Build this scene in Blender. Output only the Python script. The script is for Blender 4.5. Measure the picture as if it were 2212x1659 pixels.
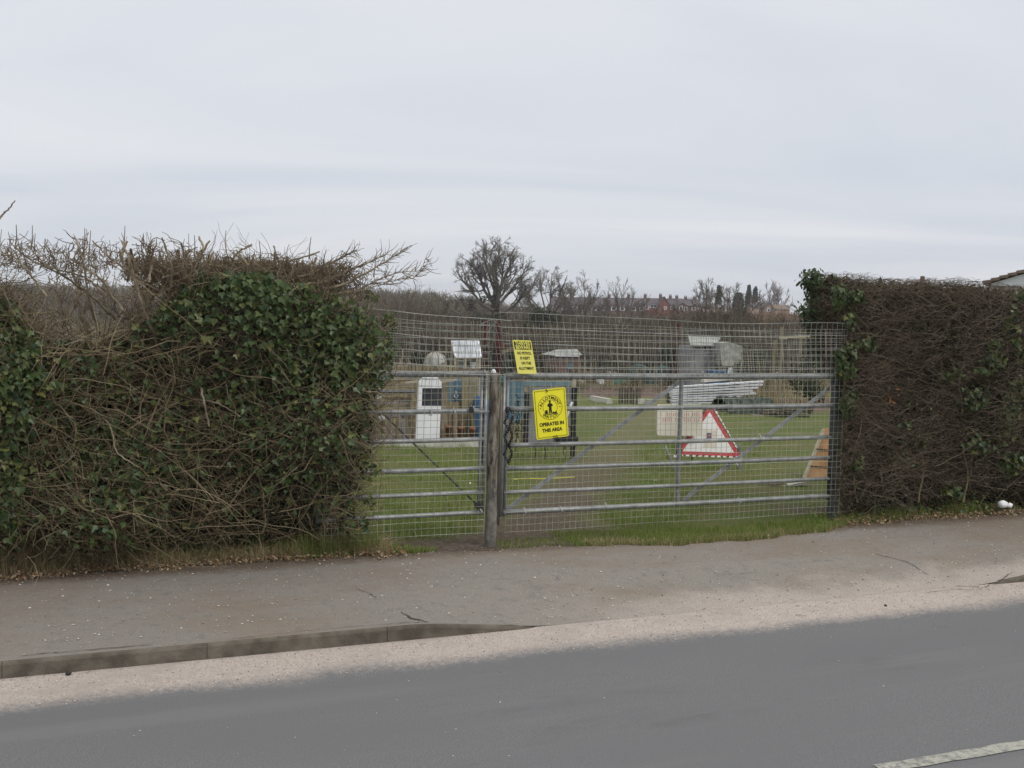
import bpy, math, random
import numpy as np
from mathutils import Vector, Matrix
random.seed(7); rng = np.random.default_rng(11)
for o in list(bpy.data.objects): bpy.data.objects.remove(o)
S = bpy.context.scene
COL = S.collection
# ---------------------------------------------------------------- camera
F, CX, CY = 2212.0, 1106.0, 829.5
YAW, PITCH, ROLL = math.radians(20.97), math.atan(153.5/2212), math.radians(1.35)
CAM = np.array([-2.552, -6.799, 1.66])
f0 = np.array([math.sin(YAW), math.cos(YAW), 0]); r0 = np.array([math.cos(YAW), -math.sin(YAW), 0]); upv = np.array([0, 0, 1.])
fw = f0*math.cos(PITCH)-upv*math.sin(PITCH); u0 = upv*math.cos(PITCH)+f0*math.sin(PITCH)
RV = r0*math.cos(ROLL)+u0*math.sin(ROLL); UV = -r0*math.sin(ROLL)+u0*math.cos(ROLL)
cd = bpy.data.cameras.new('camera'); cam = bpy.data.objects.new('camera', cd); COL.objects.link(cam)
cd.lens = 36; cd.sensor_width = 36; cd.clip_end = 6000; cd.clip_start = 0.05
M = Matrix.Identity(4)
for i in range(3):
    M[i][0] = RV[i]; M[i][1] = UV[i]; M[i][2] = -fw[i]; M[i][3] = CAM[i]
cam.matrix_world = M
S.camera = cam
# ---------------------------------------------------------------- light
SUN_EL, SUN_AZ = math.radians(46), math.radians(150)     # azimuth from +Y towards +X
W = bpy.data.worlds.new("World"); S.world = W; W.use_nodes = True
nt = W.node_tree; N = nt.nodes; L = nt.links; N.clear()
out = N.new('ShaderNodeOutputWorld'); bg = N.new('ShaderNodeBackground'); L.new(bg.outputs[0], out.inputs[0])
sky = N.new('ShaderNodeTexSky'); sky.sky_type = 'NISHITA'; sky.sun_disc = False
sky.sun_elevation = SUN_EL; sky.sun_rotation = SUN_AZ; sky.dust_density = 3; sky.air_density = 1
tc = N.new('ShaderNodeTexCoord'); sp = N.new('ShaderNodeSeparateXYZ'); L.new(tc.outputs['Generated'], sp.inputs[0])
def wm(op, a, b=None, c=None):
    n = N.new('ShaderNodeMath'); n.operation = op
    for i, v in enumerate((a, b, c)):
        if v is None: continue
        if isinstance(v, (int, float)): n.inputs[i].default_value = v
        else: L.new(v, n.inputs[i])
    return n.outputs[0]
zz = wm('ADD', wm('MAXIMUM', sp.outputs[2], 0.0), 0.12)
# cloud deck: directions projected on a flat layer; streaks run across the view
ca, sa = math.cos(YAW+math.radians(8)), math.sin(YAW+math.radians(8))
dx = wm('DIVIDE', sp.outputs[0], zz); dy = wm('DIVIDE', sp.outputs[1], zz)
al = wm('SUBTRACT', wm('MULTIPLY', dx, ca), wm('MULTIPLY', dy, sa)); ac = wm('ADD', wm('MULTIPLY', dx, sa), wm('MULTIPLY', dy, ca))
cb = N.new('ShaderNodeCombineXYZ'); L.new(wm('ADD', wm('MULTIPLY', al, 0.34), wm('MULTIPLY', ac, .10)), cb.inputs[0]); L.new(wm('ADD', wm('MULTIPLY', ac, 0.72), wm('MULTIPLY', al, -.13)), cb.inputs[1])
nz = N.new('ShaderNodeTexNoise'); nz.inputs['Scale'].default_value = .8; nz.inputs['Detail'].default_value = 6; nz.inputs['Roughness'].default_value = .5; nz.inputs['Distortion'].default_value = .6
L.new(cb.outputs[0], nz.inputs['Vector'])
cr = N.new('ShaderNodeValToRGB'); L.new(nz.outputs[0], cr.inputs[0])
cr.color_ramp.elements[0].position = .35; cr.color_ramp.elements[0].color = (6.5, 6.95, 7.8, 1)
cr.color_ramp.elements[1].position = .60; cr.color_ramp.elements[1].color = (8.1, 8.3, 8.7, 1)
# the overcast is brighter overhead than near the horizon
gain = wm('ADD', 1.0, wm('MULTIPLY', wm('MAXIMUM', wm('SUBTRACT', sp.outputs[2], 0.42), 0.0), 1.6))
vm = N.new('ShaderNodeVectorMath'); vm.operation = 'SCALE'; L.new(cr.outputs[0], vm.inputs[0]); L.new(gain, vm.inputs['Scale'])
nm = N.new('ShaderNodeMix'); nm.data_type = 'RGBA'; mr = N.new('ShaderNodeMapRange'); L.new(sp.outputs[2], mr.inputs[0]); mr.inputs[1].default_value = .40; mr.inputs[2].default_value = .75
L.new(mr.outputs[0], nm.inputs[0]); L.new(cr.outputs[0], nm.inputs[6]); nm.inputs[7].default_value = (6.9, 6.75, 6.45, 1); L.new(nm.outputs[2], vm.inputs[0])
mx = N.new('ShaderNodeMix'); mx.data_type = 'RGBA'; mx.inputs[0].default_value = 0.93
L.new(sky.outputs[0], mx.inputs[6]); L.new(vm.outputs[0], mx.inputs[7])
L.new(mx.outputs[2], bg.inputs[0]); bg.inputs[1].default_value = 0.10
sd = bpy.data.lights.new('sun', 'SUN'); sd.energy = 1.25; sd.angle = math.radians(14); sd.color = (1, .965, .91)
so = bpy.data.objects.new('sun', sd); COL.objects.link(so)
sv = Vector((math.sin(SUN_AZ)*math.cos(SUN_EL), math.cos(SUN_AZ)*math.cos(SUN_EL), math.sin(SUN_EL)))
so.rotation_euler = sv.to_track_quat('Z', 'Y').to_euler(); so.location = (0, 0, 20)
S.view_settings.view_transform = 'Standard'; S.view_settings.look = 'None'; S.view_settings.exposure = 0; S.view_settings.gamma = 1
S.render.engine = 'CYCLES'; S.cycles.max_bounces = 6
# ---------------------------------------------------------------- projection helpers (photo point -> place in the world)
def ray(px, py): return fw+RV*(px-CX)/F-UV*(py-CY)/F
def at_y(px, py, y=0.):
    d = ray(px, py); return CAM+d*(y-CAM[1])/d[1]
def at_d(px, py, D): return CAM+ray(px, py)*D
def at_z(px, py, z=0.):
    d = ray(px, py); return CAM+d*(z-CAM[2])/d[2]
def smooth(a, b, x):
    t = np.clip((np.asarray(x, float)-a)/(b-a), 0, 1); return t*t*(3-2*t)
def terr(x, y):
    y = np.asarray(y, float); x = np.asarray(x, float)
    h = -0.06*np.clip(y, 0, 45); h = h-0.3*smooth(45, 70, y)
    h = h+2.0*smooth(120, 230, y)+1.4*smooth(230, 420, y)
    h = h+0.035*np.sin(x*1.3+y*.7)*np.sin(y*.9-x*.4)*smooth(.6, 3, y)
    return h
def ter(px, py):
    d = ray(px, py); t = np.concatenate([np.arange(5, 60, .02), np.arange(60, 260, .2)]); P = CAM+d*t[:, None]; below = P[:, 2] < terr(P[:, 0], P[:, 1])
    return P[int(np.argmax(below))] if below.any() else P[-1]
def YB(px, py): return float(ter(px, py)[1])
# ---------------------------------------------------------------- materials
def mat(name, c1, c2=None, scale=8., rough=.8, metal=0., bump=0., bscale=None, isl=0., island_col=None, detail=6, stretch=None, spec=.3, c3=None, objr=None):
    m = bpy.data.materials.new(name); m.use_nodes = True
    t = m.node_tree; n = t.nodes; l = t.links; b = n['Principled BSDF']
    b.inputs['Roughness'].default_value = rough; b.inputs['Metallic'].default_value = metal; b.inputs['Specular IOR Level'].default_value = spec
    geo = n.new('ShaderNodeNewGeometry')
    vec = geo.outputs['Position']
    if stretch:
        mp = n.new('ShaderNodeMapping'); mp.inputs['Scale'].default_value = stretch; l.new(vec, mp.inputs[0]); vec = mp.outputs[0]
    colr = None
    if c2 is not None:
        nz = n.new('ShaderNodeTexNoise'); nz.inputs['Scale'].default_value = scale; nz.inputs['Detail'].default_value = detail; l.new(vec, nz.inputs[0])
        rp = n.new('ShaderNodeValToRGB'); l.new(nz.outputs[0], rp.inputs[0])
        rp.color_ramp.elements[0].position = .36; rp.color_ramp.elements[0].color = (*c1, 1)
        rp.color_ramp.elements[1].position = .64; rp.color_ramp.elements[1].color = (*c2, 1)
        if c3:
            e = rp.color_ramp.elements.new(.5); e.color = (*c3, 1)
        colr = rp.outputs[0]
    else:
        b.inputs['Base Color'].default_value = (*c1, 1)
    if island_col is not None:
        rp2 = n.new('ShaderNodeValToRGB'); l.new(geo.outputs['Random Per Island'], rp2.inputs[0])
        es = rp2.color_ramp.elements
        k = len(island_col)
        while len(es) < k: es.new(.5)
        for i, c in enumerate(island_col): es[i].position = i/(k-1); es[i].color = (*c, 1)
        if colr is None: colr = rp2.outputs[0]
        else:
            mm = n.new('ShaderNodeMix'); mm.data_type = 'RGBA'; mm.inputs[0].default_value = .6
            l.new(colr, mm.inputs[6]); l.new(rp2.outputs[0], mm.inputs[7]); colr = mm.outputs[2]
    if objr is not None:
        oi = n.new('ShaderNodeObjectInfo'); rp3 = n.new('ShaderNodeValToRGB'); l.new(oi.outputs['Random'], rp3.inputs[0]); es = rp3.color_ramp.elements
        while len(es) < len(objr): es.new(.5)
        for i, c in enumerate(objr): es[i].position = i/(len(objr)-1); es[i].color = (*c, 1)
        mm = n.new('ShaderNodeMix'); mm.data_type = 'RGBA'; mm.blend_type = 'MULTIPLY'; mm.inputs[0].default_value = 1
        l.new(colr, mm.inputs[6]); l.new(rp3.outputs[0], mm.inputs[7]); colr = mm.outputs[2]
    if colr is not None: l.new(colr, b.inputs['Base Color'])
    if bump > 0:
        nb = n.new('ShaderNodeTexNoise'); nb.inputs['Scale'].default_value = bscale or scale*3; nb.inputs['Detail'].default_value = 5; l.new(vec, nb.inputs[0])
        bp = n.new('ShaderNodeBump'); bp.inputs['Strength'].default_value = bump; bp.inputs['Distance'].default_value = .01
        l.new(nb.outputs[0], bp.inputs['Height']); l.new(bp.outputs[0], b.inputs['Normal'])
    return m
def leafmat(name, cols, rough=.45, trans=.25):
    m = bpy.data.materials.new(name); m.use_nodes = True
    t = m.node_tree; n = t.nodes; l = t.links; b = n['Principled BSDF']; o = n['Material Output']
    geo = n.new('ShaderNodeNewGeometry'); rp = n.new('ShaderNodeValToRGB'); l.new(geo.outputs['Random Per Island'], rp.inputs[0])
    es = rp.color_ramp.elements; k = len(cols)
    while len(es) < k: es.new(.5)
    for i, c in enumerate(cols): es[i].position = i/(k-1); es[i].color = (*c, 1)
    l.new(rp.outputs[0], b.inputs['Base Color']); b.inputs['Roughness'].default_value = rough; b.inputs['Specular IOR Level'].default_value = .35
    tr = n.new('ShaderNodeBsdfTranslucent'); l.new(rp.outputs[0], tr.inputs[0])
    ms = n.new('ShaderNodeMixShader'); ms.inputs[0].default_value = trans; l.new(b.outputs[0], ms.inputs[1]); l.new(tr.outputs[0], ms.inputs[2]); l.new(ms.outputs[0], o.inputs[0])
    return m
MT = dict(
 galv=mat('galvanised', (.21,.22,.225), (.33,.34,.345), 14, .5, .45, .15),
 wire=mat('wire', (.24,.25,.24), (.38,.39,.37), 6, .5, .3),
 wire_low=mat('wire_low', (.27,.29,.22), (.40,.41,.33), 6, .55, .2),
 rust=mat('rust_red', (.05,.016,.015), (.095,.030,.025), 20, .8),
 post_dark=mat('dark_gate_post', (.035,.037,.04), (.075,.078,.08), 12, .6, .2),
 tie=mat('tie_wire', (.5,.5,.5), (.62,.62,.6), 12, .4),
 black=mat('black_plastic', (.012,.012,.014), (.03,.03,.035), 10, .5),
 blackink=mat('black_ink', (.015,.015,.014)),
 yellow=mat('yellow_plate', (.78,.72,.025), (.84,.78,.04), 5, .45),
 yellow_pale=mat('pale_yellow_plate', (.76,.72,.15), (.82,.78,.20), 5, .45),
 post=mat('weathered_post', (.075,.06,.04), (.26,.24,.20), 6, .85, 0, .5, 30, stretch=(6,6,1.1), c3=(.14,.115,.085)),
 post_low=mat('weathered_post_grey', (.14,.135,.125), (.27,.26,.24), 5, .85, 0, .5, 30, stretch=(5,5,1.5)),
 white=mat('white_plastic', (.74,.75,.80), (.82,.83,.87), 3, .4),
 glassdark=mat('dark_pane', (.035,.037,.05), (.06,.062,.075), 4, .35),
 wood=mat('old_board', (.13,.10,.065), (.24,.20,.14), 5, .85, 0, .3, stretch=(4,4,1), objr=[(.45,.45,.5),(1.25,1.2,1.15),(.7,.62,.55),(1.5,1.5,1.5),(.9,1.0,1.1)]),
 wood_y=mat('mossy_board', (.19,.16,.10), (.28,.24,.15), 5, .85, 0, .3, stretch=(4,4,1), objr=[(.6,.6,.6),(1.2,1.15,1.0),(.85,.85,.9),(1.3,1.2,1.1)]),
 wood_pale=mat('pale_timber', (.34,.29,.21), (.44,.39,.30), 6, .8, stretch=(1,1,4)),
 ply=mat('orange_ply', (.30,.16,.07), (.42,.25,.12), 5, .8),
 blue=mat('faded_blue_paint', (.045,.12,.20), (.11,.20,.26), 4, .7),
 blue2=mat('strong_blue_paint', (.03,.08,.17), (.05,.11,.21), 4, .6),
 blue_pale=mat('pale_blue_grey_paint', (.10,.16,.20), (.19,.25,.27), 4, .7),
 terra=mat('terracotta', (.20,.08,.05), (.29,.125,.075), 5, .8),
 poly=mat('cloudy_polycarbonate', (.34,.37,.40), (.50,.53,.56), 4, .35),
 sheetclear=mat('cloudy_plastic_film', (.22,.22,.20), (.42,.42,.40), 3, .4, 0, .6, 8),
 tin=mat('white_corrugated', (.52,.54,.58), (.68,.69,.73), 2, .5),
 shed=mat('grey_shed_boards', (.17,.17,.18), (.27,.27,.28), 3, .85, stretch=(6,6,1)),
 felt=mat('grey_roof_felt', (.27,.28,.27), (.36,.37,.35), 2, .9),
 cream=mat('cream_board', (.66,.62,.53), (.80,.76,.67), 2.5, .6),
 white_sign=mat('white_sign_face', (.84,.84,.84), (.90,.90,.90), 3, .45),
 redb=mat('faded_red_border', (.50,.06,.08), (.60,.10,.11), 4, .5),
 redfade=mat('faded_red_lettering', (.55,.20,.22), (.66,.40,.40), 30, .6),
 concrete=mat('pale_concrete', (.42,.41,.36), (.60,.59,.54), 5, .85, 0, .3),
 green=mat('green_plastic', (.02,.16,.12), (.03,.22,.17), 4, .5),
 greenhose=mat('blue_green_hose', (.06,.26,.26), None, rough=.5),
 bark=mat('tree_bark', (.065,.055,.042), (.13,.115,.09), 3, .9),
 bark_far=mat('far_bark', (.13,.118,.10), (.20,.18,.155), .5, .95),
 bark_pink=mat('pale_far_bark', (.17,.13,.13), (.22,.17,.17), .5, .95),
 brick=mat('red_brick', (.19,.065,.055), (.25,.085,.07), .8, .9),
 brick_dull=mat('dull_brick', (.12,.07,.06), (.17,.10,.08), .8, .9),
 brick_pale=mat('pale_wall', (.34,.24,.19), (.42,.31,.25), .6, .9),
 render_w=mat('white_render', (.68,.70,.74), (.76,.78,.82), 1, .8),
 slate=mat('dark_roof_tiles', (.075,.064,.074), (.12,.10,.11), .6, .85),
 tile_brown=mat('brown_roof_tiles', (.14,.105,.08), (.20,.15,.12), 3, .85),
 pane=mat('window_glass', (.05,.055,.07), None, rough=.15),
 litter=mat('white_litter', (.8,.8,.82), (.9,.9,.92), 30, .5),
 stone=mat('grit', (.3,.27,.24), None, rough=.9, island_col=[(.16,.14,.12),(.42,.38,.34),(.66,.63,.58)]),
 deadleaf=leafmat('dead_leaves', [(.16,.085,.045),(.28,.17,.09),(.42,.33,.22),(.12,.08,.05)], .8, .15),
 ivy=leafmat('ivy_leaves', [(.020,.038,.014),(.040,.072,.022),(.075,.115,.035),(.045,.070,.028),(.15,.16,.045),(.05,.09,.05)], .38, .18),
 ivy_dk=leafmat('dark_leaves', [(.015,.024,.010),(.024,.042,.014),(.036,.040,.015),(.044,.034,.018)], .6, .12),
 ivy_lt=leafmat('lighter_ivy_leaves', [(.04,.068,.02),(.068,.105,.033),(.11,.145,.05),(.05,.085,.04)], .35, .22),
 weed=leafmat('weed_leaves', [(.09,.18,.035),(.15,.28,.05),(.22,.30,.08),(.08,.12,.04),(.26,.20,.08)], .6, .3),
 grass=leafmat('grass_blades', [(.08,.15,.022),(.15,.23,.04),(.22,.28,.06),(.30,.28,.11),(.12,.20,.03)], .6, .3),
 straw=leafmat('dry_straw', [(.40,.32,.18),(.50,.41,.25),(.30,.22,.13),(.24,.22,.09)], .8, .2),
 twig_l=mat('left_hedge_twigs', (.13,.10,.075), None, rough=.85, island_col=[(.065,.050,.030),(.14,.115,.068),(.30,.25,.155),(.085,.062,.036),(.20,.17,.105)]),
 twig_pale=mat('pale_hedge_branches', (.17,.14,.095), (.32,.275,.195), 9, .85, 0, .2),
 twig_top=mat('trimmed_top_twigs', (.2,.17,.13), None, rough=.85, island_col=[(.09,.066,.045),(.155,.118,.08),(.25,.20,.14),(.12,.085,.056)]),
 bramble=mat('bramble_stems', (.14,.07,.05), None, rough=.7, island_col=[(.12,.075,.045),(.19,.145,.09),(.30,.24,.155),(.105,.08,.045)]),
 twig_r=mat('right_hedge_twigs', (.09,.07,.055), None, rough=.85, island_col=[(.042,.030,.020),(.082,.062,.042),(.135,.108,.076),(.20,.165,.12),(.058,.036,.024)]),
 conifer=leafmat('conifer_leaves', [(.012,.03,.022),(.02,.045,.03),(.028,.055,.035)], .7, .05),
 scrub=mat('brown_scrub', (.12,.09,.07), None, rough=.95, island_col=[(.085,.068,.050),(.13,.10,.075),(.15,.115,.085),(.10,.095,.055),(.12,.075,.055)]),
 scrub_or=mat('orange_scrub', (.2,.11,.06), None, rough=.95, island_col=[(.16,.095,.055),(.24,.14,.075),(.20,.14,.09)]),
 wood_far=mat('far_wood', (.12,.1,.085), None, rough=.95, island_col=[(.135,.112,.092),(.17,.14,.115),(.155,.15,.105),(.19,.155,.135)]),
)
# ---------------------------------------------------------------- mesh helpers
class MB:
    def __init__(s): s.v = []; s.f = []; s.n = 0
    def add(s, v, f):
        v = np.asarray(v, float).reshape(-1, 3); s.v.append(v)
        s.f.append([tuple(int(i)+s.n for i in q) for q in f] if not isinstance(f, np.ndarray) else f+s.n); s.n += len(v)
    def box(s, c, size, rot=None):
        h = np.array(size)/2
        v = np.array([[x, y, z] for x in (-1, 1) for y in (-1, 1) for z in (-1, 1)])*h
        if rot is not None: v = v @ np.array(rot).T
        s.add(v+np.array(c), [(0,1,3,2),(4,6,7,5),(0,4,5,1),(2,3,7,6),(0,2,6,4),(1,5,7,3)]); return s
    def bx(s, x0, x1, y0, y1, z0, z1): return s.box(((x0+x1)/2, (y0+y1)/2, (z0+z1)/2), (abs(x1-x0), abs(y1-y0), abs(z1-z0)))
    def bar(s, a, b, w, t, up=(0, 0, 1)):
        a = np.array(a, float); b = np.array(b, float); d = b-a; ln = np.linalg.norm(d); d /= ln
        sd = np.cross(d, np.array(up, float)); sd /= np.linalg.norm(sd)+1e-9; u2 = np.cross(sd, d)
        return s.box((a+b)/2, (ln, t, w), np.stack([d, sd, u2], 1))
    def prism(s, front, back):
        n = len(front); s.add(list(front)+list(back), [tuple(range(n))[::-1], tuple(range(n, 2*n))]+[(i, (i+1) % n, n+(i+1) % n, n+i) for i in range(n)]); return s
    def tube(s, pts, r, sides=8, cap=True):
        pts = np.array(pts, float); K = len(pts); r = np.broadcast_to(np.asarray(r, float), (K,))
        d = np.gradient(pts, axis=0); d /= np.linalg.norm(d, axis=1, keepdims=True)+1e-12
        ref = np.array([0.31, .2, .93]) if abs(d[0][2]) < .8 else np.array([.9, .3, .1])
        a = np.cross(d, ref); a /= np.linalg.norm(a, axis=1, keepdims=True); b = np.cross(d, a)
        th = np.arange(sides)*2*math.pi/sides
        v = pts[:, None]+(a[:, None]*np.cos(th)[None, :, None]+b[:, None]*np.sin(th)[None, :, None])*r[:, None, None]
        f = []
        for k in range(K-1):
            for j in range(sides):
                j2 = (j+1) % sides; f.append((k*sides+j, k*sides+j2, (k+1)*sides+j2, (k+1)*sides+j))
        if cap: f += [tuple(range(sides))[::-1], tuple((K-1)*sides+j for j in range(sides))]
        s.add(v.reshape(-1, 3), f); return s
    def lathe(s, prof, c, n=20):
        th = np.arange(n)*2*math.pi/n; v = []
        for r, z in prof: v += [[c[0]+r*math.cos(t), c[1]+r*math.sin(t), c[2]+z] for t in th]
        f = [(k*n+j, k*n+(j+1) % n, (k+1)*n+(j+1) % n, (k+1)*n+j) for k in range(len(prof)-1) for j in range(n)]
        f += [tuple(range(n))[::-1], tuple((len(prof)-1)*n+j for j in range(n))]
        s.add(v, f); return s
    def mesh(s, name, m, smooth=False):
        me = bpy.data.meshes.new(name); V = np.concatenate(s.v)
        counts = []; flat = []
        for f in s.f:
            if isinstance(f, np.ndarray):
                counts.append(np.full(len(f), f.shape[1])); flat.append(f.reshape(-1))
            else:
                counts.append(np.array([len(q) for q in f])); flat.append(np.array([i for q in f for i in q]))
        counts = np.concatenate(counts).astype(np.int32); flat = np.concatenate(flat).astype(np.int32)
        me.vertices.add(len(V)); me.vertices.foreach_set('co', V.astype(np.float32).ravel())
        me.loops.add(len(flat)); me.loops.foreach_set('vertex_index', flat)
        me.polygons.add(len(counts)); st = np.concatenate([[0], np.cumsum(counts)[:-1]]).astype(np.int32)
        me.polygons.foreach_set('loop_start', st); me.polygons.foreach_set('loop_total', counts)
        me.polygons.foreach_set('use_smooth', np.full(len(counts), bool(smooth)))
        me.update(calc_edges=True); me.validate(); me.materials.append(m)
        return me
    def build(s, name, m, parent=None, smooth=False):
        o = bpy.data.objects.new(name, s.mesh(name, MT[m] if isinstance(m, str) else m, smooth)); COL.objects.link(o)
        if parent is not None:
            o.parent = parent; o.matrix_parent_inverse = parent.matrix_world.inverted() if False else Matrix.Translation(-parent.location)
        return o
def tag(o, label=None, cat=None, group=None, kind=None):
    if label: o['label'] = label
    if cat: o['category'] = cat
    if group: o['group'] = group
    if kind: o['kind'] = kind
    return o
def thing(name, loc, label, cat, group=None):
    o = bpy.data.objects.new(name, None); COL.objects.link(o); o.location = Vector([float(v) for v in loc]); o.empty_display_size = .2
    return tag(o, label, cat, group)
def copy_thing(root, loc, label, scale=1., rz=0., group=None):
    c = root.copy(); COL.objects.link(c); c.location = loc; c.scale = (scale,)*3 if isinstance(scale, (int, float)) else scale; c.rotation_euler = (0, 0, rz); c['label'] = label
    if group: c['group'] = group
    for ch in root.children:
        d = ch.copy(); COL.objects.link(d); d.parent = c
        for g in ch.children:
            e = g.copy(); COL.objects.link(e); e.parent = d
    return c
def unit(v): return v/(np.linalg.norm(v, axis=-1, keepdims=True)+1e-12)
def walk(st, d, ln, K=5, wob=.25, pull=None, r=rng):
    st = np.asarray(st, float); d = unit(np.asarray(d, float)); P = [st]; n = len(st); ln = np.broadcast_to(ln, (n,))
    for k in range(K):
        P.append(P[-1]+d*(ln/K)[:, None]); d = d+r.normal(0, wob, (n, 3))
        if pull is not None: d = d+np.asarray(pull)
        d = unit(d)
    return np.stack(P, 1)                                   # N, K+1, 3
def strands(mb, P, ra, rb, sides=3):
    n, K, _ = P.shape
    d = unit(np.gradient(P, axis=1)); ref = unit(rng.normal(0, 1, (n, 1, 3))); a = unit(np.cross(d, ref)); b = np.cross(d, a)
    t = np.linspace(0, 1, K)[None, :]; ra = np.broadcast_to(ra, (n,))[:, None]; rb = np.broadcast_to(rb, (n,))[:, None]; R = ra+(rb-ra)*t
    th = np.arange(sides)*2*math.pi/sides
    v = P[:, :, None]+(a[:, :, None]*np.cos(th)[None, None, :, None]+b[:, :, None]*np.sin(th)[None, None, :, None])*R[:, :, None, None]
    base = (np.arange(n)*K*sides)[:, None, None]; k = np.arange(K-1)[None, :, None]; j = np.arange(sides)[None, None, :]; j2 = (j+1) % sides
    f = np.stack(np.broadcast_arrays(base+k*sides+j, base+k*sides+j2, base+(k+1)*sides+j2, base+(k+1)*sides+j), -1).reshape(-1, 4)
    mb.add(v.reshape(-1, 3), f)
IVY = np.array([(0,0),(.42,.02),(.52,.42),(.27,.52),(.0,1.),(-.27,.52),(-.52,.42),(-.42,.02)])
OVAL = np.array([(0,0),(.26,.3),(.22,.7),(0,1.),(-.22,.7),(-.26,.3)])
def leaves(mb, pos, nrm, size, shape=IVY, droop=None):
    n = len(pos); nrm = unit(nrm); t = rng.normal(0, 1, (n, 3))
    if droop is not None: t = t*.5+np.array([0, 0, -droop])
    u = unit(t-np.sum(t*nrm, 1, keepdims=True)*nrm); w = np.cross(nrm, u); size = np.broadcast_to(size, (n,))[:, None, None]
    sh = shape; k = len(sh)
    z = np.abs(sh[:, 0])*.35-(sh[:, 1])**2*.15
    v = pos[:, None]+(w[:, None]*sh[None, :, 0:1]+u[:, None]*sh[None, :, 1:2]+nrm[:, None]*z[None, :, None])*size
    f = np.arange(n*k).reshape(n, k); 
    # fold along the midrib: two halves
    h = k//2; i0 = (np.arange(n)*k)[:, None]
    fa = i0+np.array([0]+list(range(1, h+1)))[None]; fb = i0+np.array([0]+list(range(h, k)))[None]
    if fa.shape[1] == fb.shape[1]: mb.add(v.reshape(-1, 3), np.concatenate([fa, fb]))
    else:
        b = mb.n; mb.add(v.reshape(-1, 3), fa); mb.f.append(fb+b)
def blades(mb, pos, h, lean=.35, w=.003, K=3):
    n = len(pos); a = rng.uniform(0, 2*math.pi, n); ln = np.abs(rng.normal(0, lean, n)); h = np.broadcast_to(h, (n,))
    d = np.stack([np.cos(a), np.sin(a), 0*a], 1); s = np.stack([-np.sin(a), np.cos(a), 0*a], 1); rot = rng.uniform(-1.4, 1.4, n); s = s*np.cos(rot)[:, None]+d*np.sin(rot)[:, None]
    V = []
    for k in range(K+1):
        t = k/K; c = pos+d*(ln*h*t*t)[:, None]+np.array([0, 0, 1.])*(h*t*(1-.25*ln*t))[:, None]
        ww = w*(1-t*.92); V.append(c-s*ww); V.append(c+s*ww)
    V = np.stack(V, 1); b = (np.arange(n)*(2*K+2))[:, None]
    f = np.concatenate([b+np.array([2*k, 2*k+1, 2*k+3, 2*k+2])[None] for k in range(K)])
    mb.add(V.reshape(-1, 3), f)
def struct(name, mb, m, smooth=False): return tag(mb.build(name, m, None, smooth), kind='structure')
def grid(mb, xs, ys, zf):
    X, Y = np.meshgrid(xs, ys); Z = zf(X, Y); nx = len(xs); ny = len(ys)
    i = (np.arange(ny-1)[:, None]*nx+np.arange(nx-1)[None]).ravel()
    mb.add(np.stack([X, Y, Z], -1).reshape(-1, 3), np.stack([i, i+1, i+nx+1, i+nx], 1))
#PART2
# ================================================================ SETTING
def nodes_mat(name):
    m = bpy.data.materials.new(name); m.use_nodes = True; return m, m.node_tree.nodes, m.node_tree.links
class NB:
    """small wrapper for building colour graphs from world position"""
    def __init__(s, name):
        s.m, s.n, s.l = nodes_mat(name); s.b = s.n['Principled BSDF']; s.g = s.n.new('ShaderNodeNewGeometry')
        sp = s.n.new('ShaderNodeSeparateXYZ'); s.l.new(s.g.outputs['Position'], sp.inputs[0]); s.x, s.y, s.z = sp.outputs
    def put(s, sock, v):
        if isinstance(v, (int, float)): sock.default_value = v
        elif isinstance(v, tuple): sock.default_value = (*v, 1) if len(v) == 3 else v
        else: s.l.new(v, sock)
    def math(s, op, a, b=0., clamp=False):
        n = s.n.new('ShaderNodeMath'); n.operation = op; n.use_clamp = clamp; s.put(n.inputs[0], a); s.put(n.inputs[1], b); return n.outputs[0]
    def noise(s, sc, det=4, rough=.55, stretch=None):
        n = s.n.new('ShaderNodeTexNoise'); n.inputs['Scale'].default_value = sc; n.inputs['Detail'].default_value = det; n.inputs['Roughness'].default_value = rough
        v = s.g.outputs['Position']
        if stretch:
            mp = s.n.new('ShaderNodeMapping'); mp.inputs['Scale'].default_value = stretch; s.l.new(v, mp.inputs[0]); v = mp.outputs[0]
        s.l.new(v, n.inputs[0]); return n.outputs[0]
    def ramp(s, v, a, b):       # smooth step 0..1
        n = s.n.new('ShaderNodeMapRange'); n.interpolation_type = 'SMOOTHSTEP'; s.put(n.inputs[0], v); n.inputs[1].default_value = a; n.inputs[2].default_value = b; return n.outputs[0]
    def mix(s, f, a, b):
        n = s.n.new('ShaderNodeMix'); n.data_type = 'RGBA'; s.put(n.inputs[0], f); s.put(n.inputs[6], a); s.put(n.inputs[7], b); return n.outputs[2]
    def done(s, col, rough=.9, bump=None, strength=.4, dist=.01, spec=.2):
        s.put(s.b.inputs['Base Color'], col); s.b.inputs['Roughness'].default_value = rough; s.b.inputs['Specular IOR Level'].default_value = spec
        if bump is not None:
            bp = s.n.new('ShaderNodeBump'); bp.inputs['Strength'].default_value = strength; bp.inputs['Distance'].default_value = dist
            s.l.new(bump, bp.inputs['Height']); s.l.new(bp.outputs[0], s.b.inputs['Normal'])
        return s.m
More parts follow.
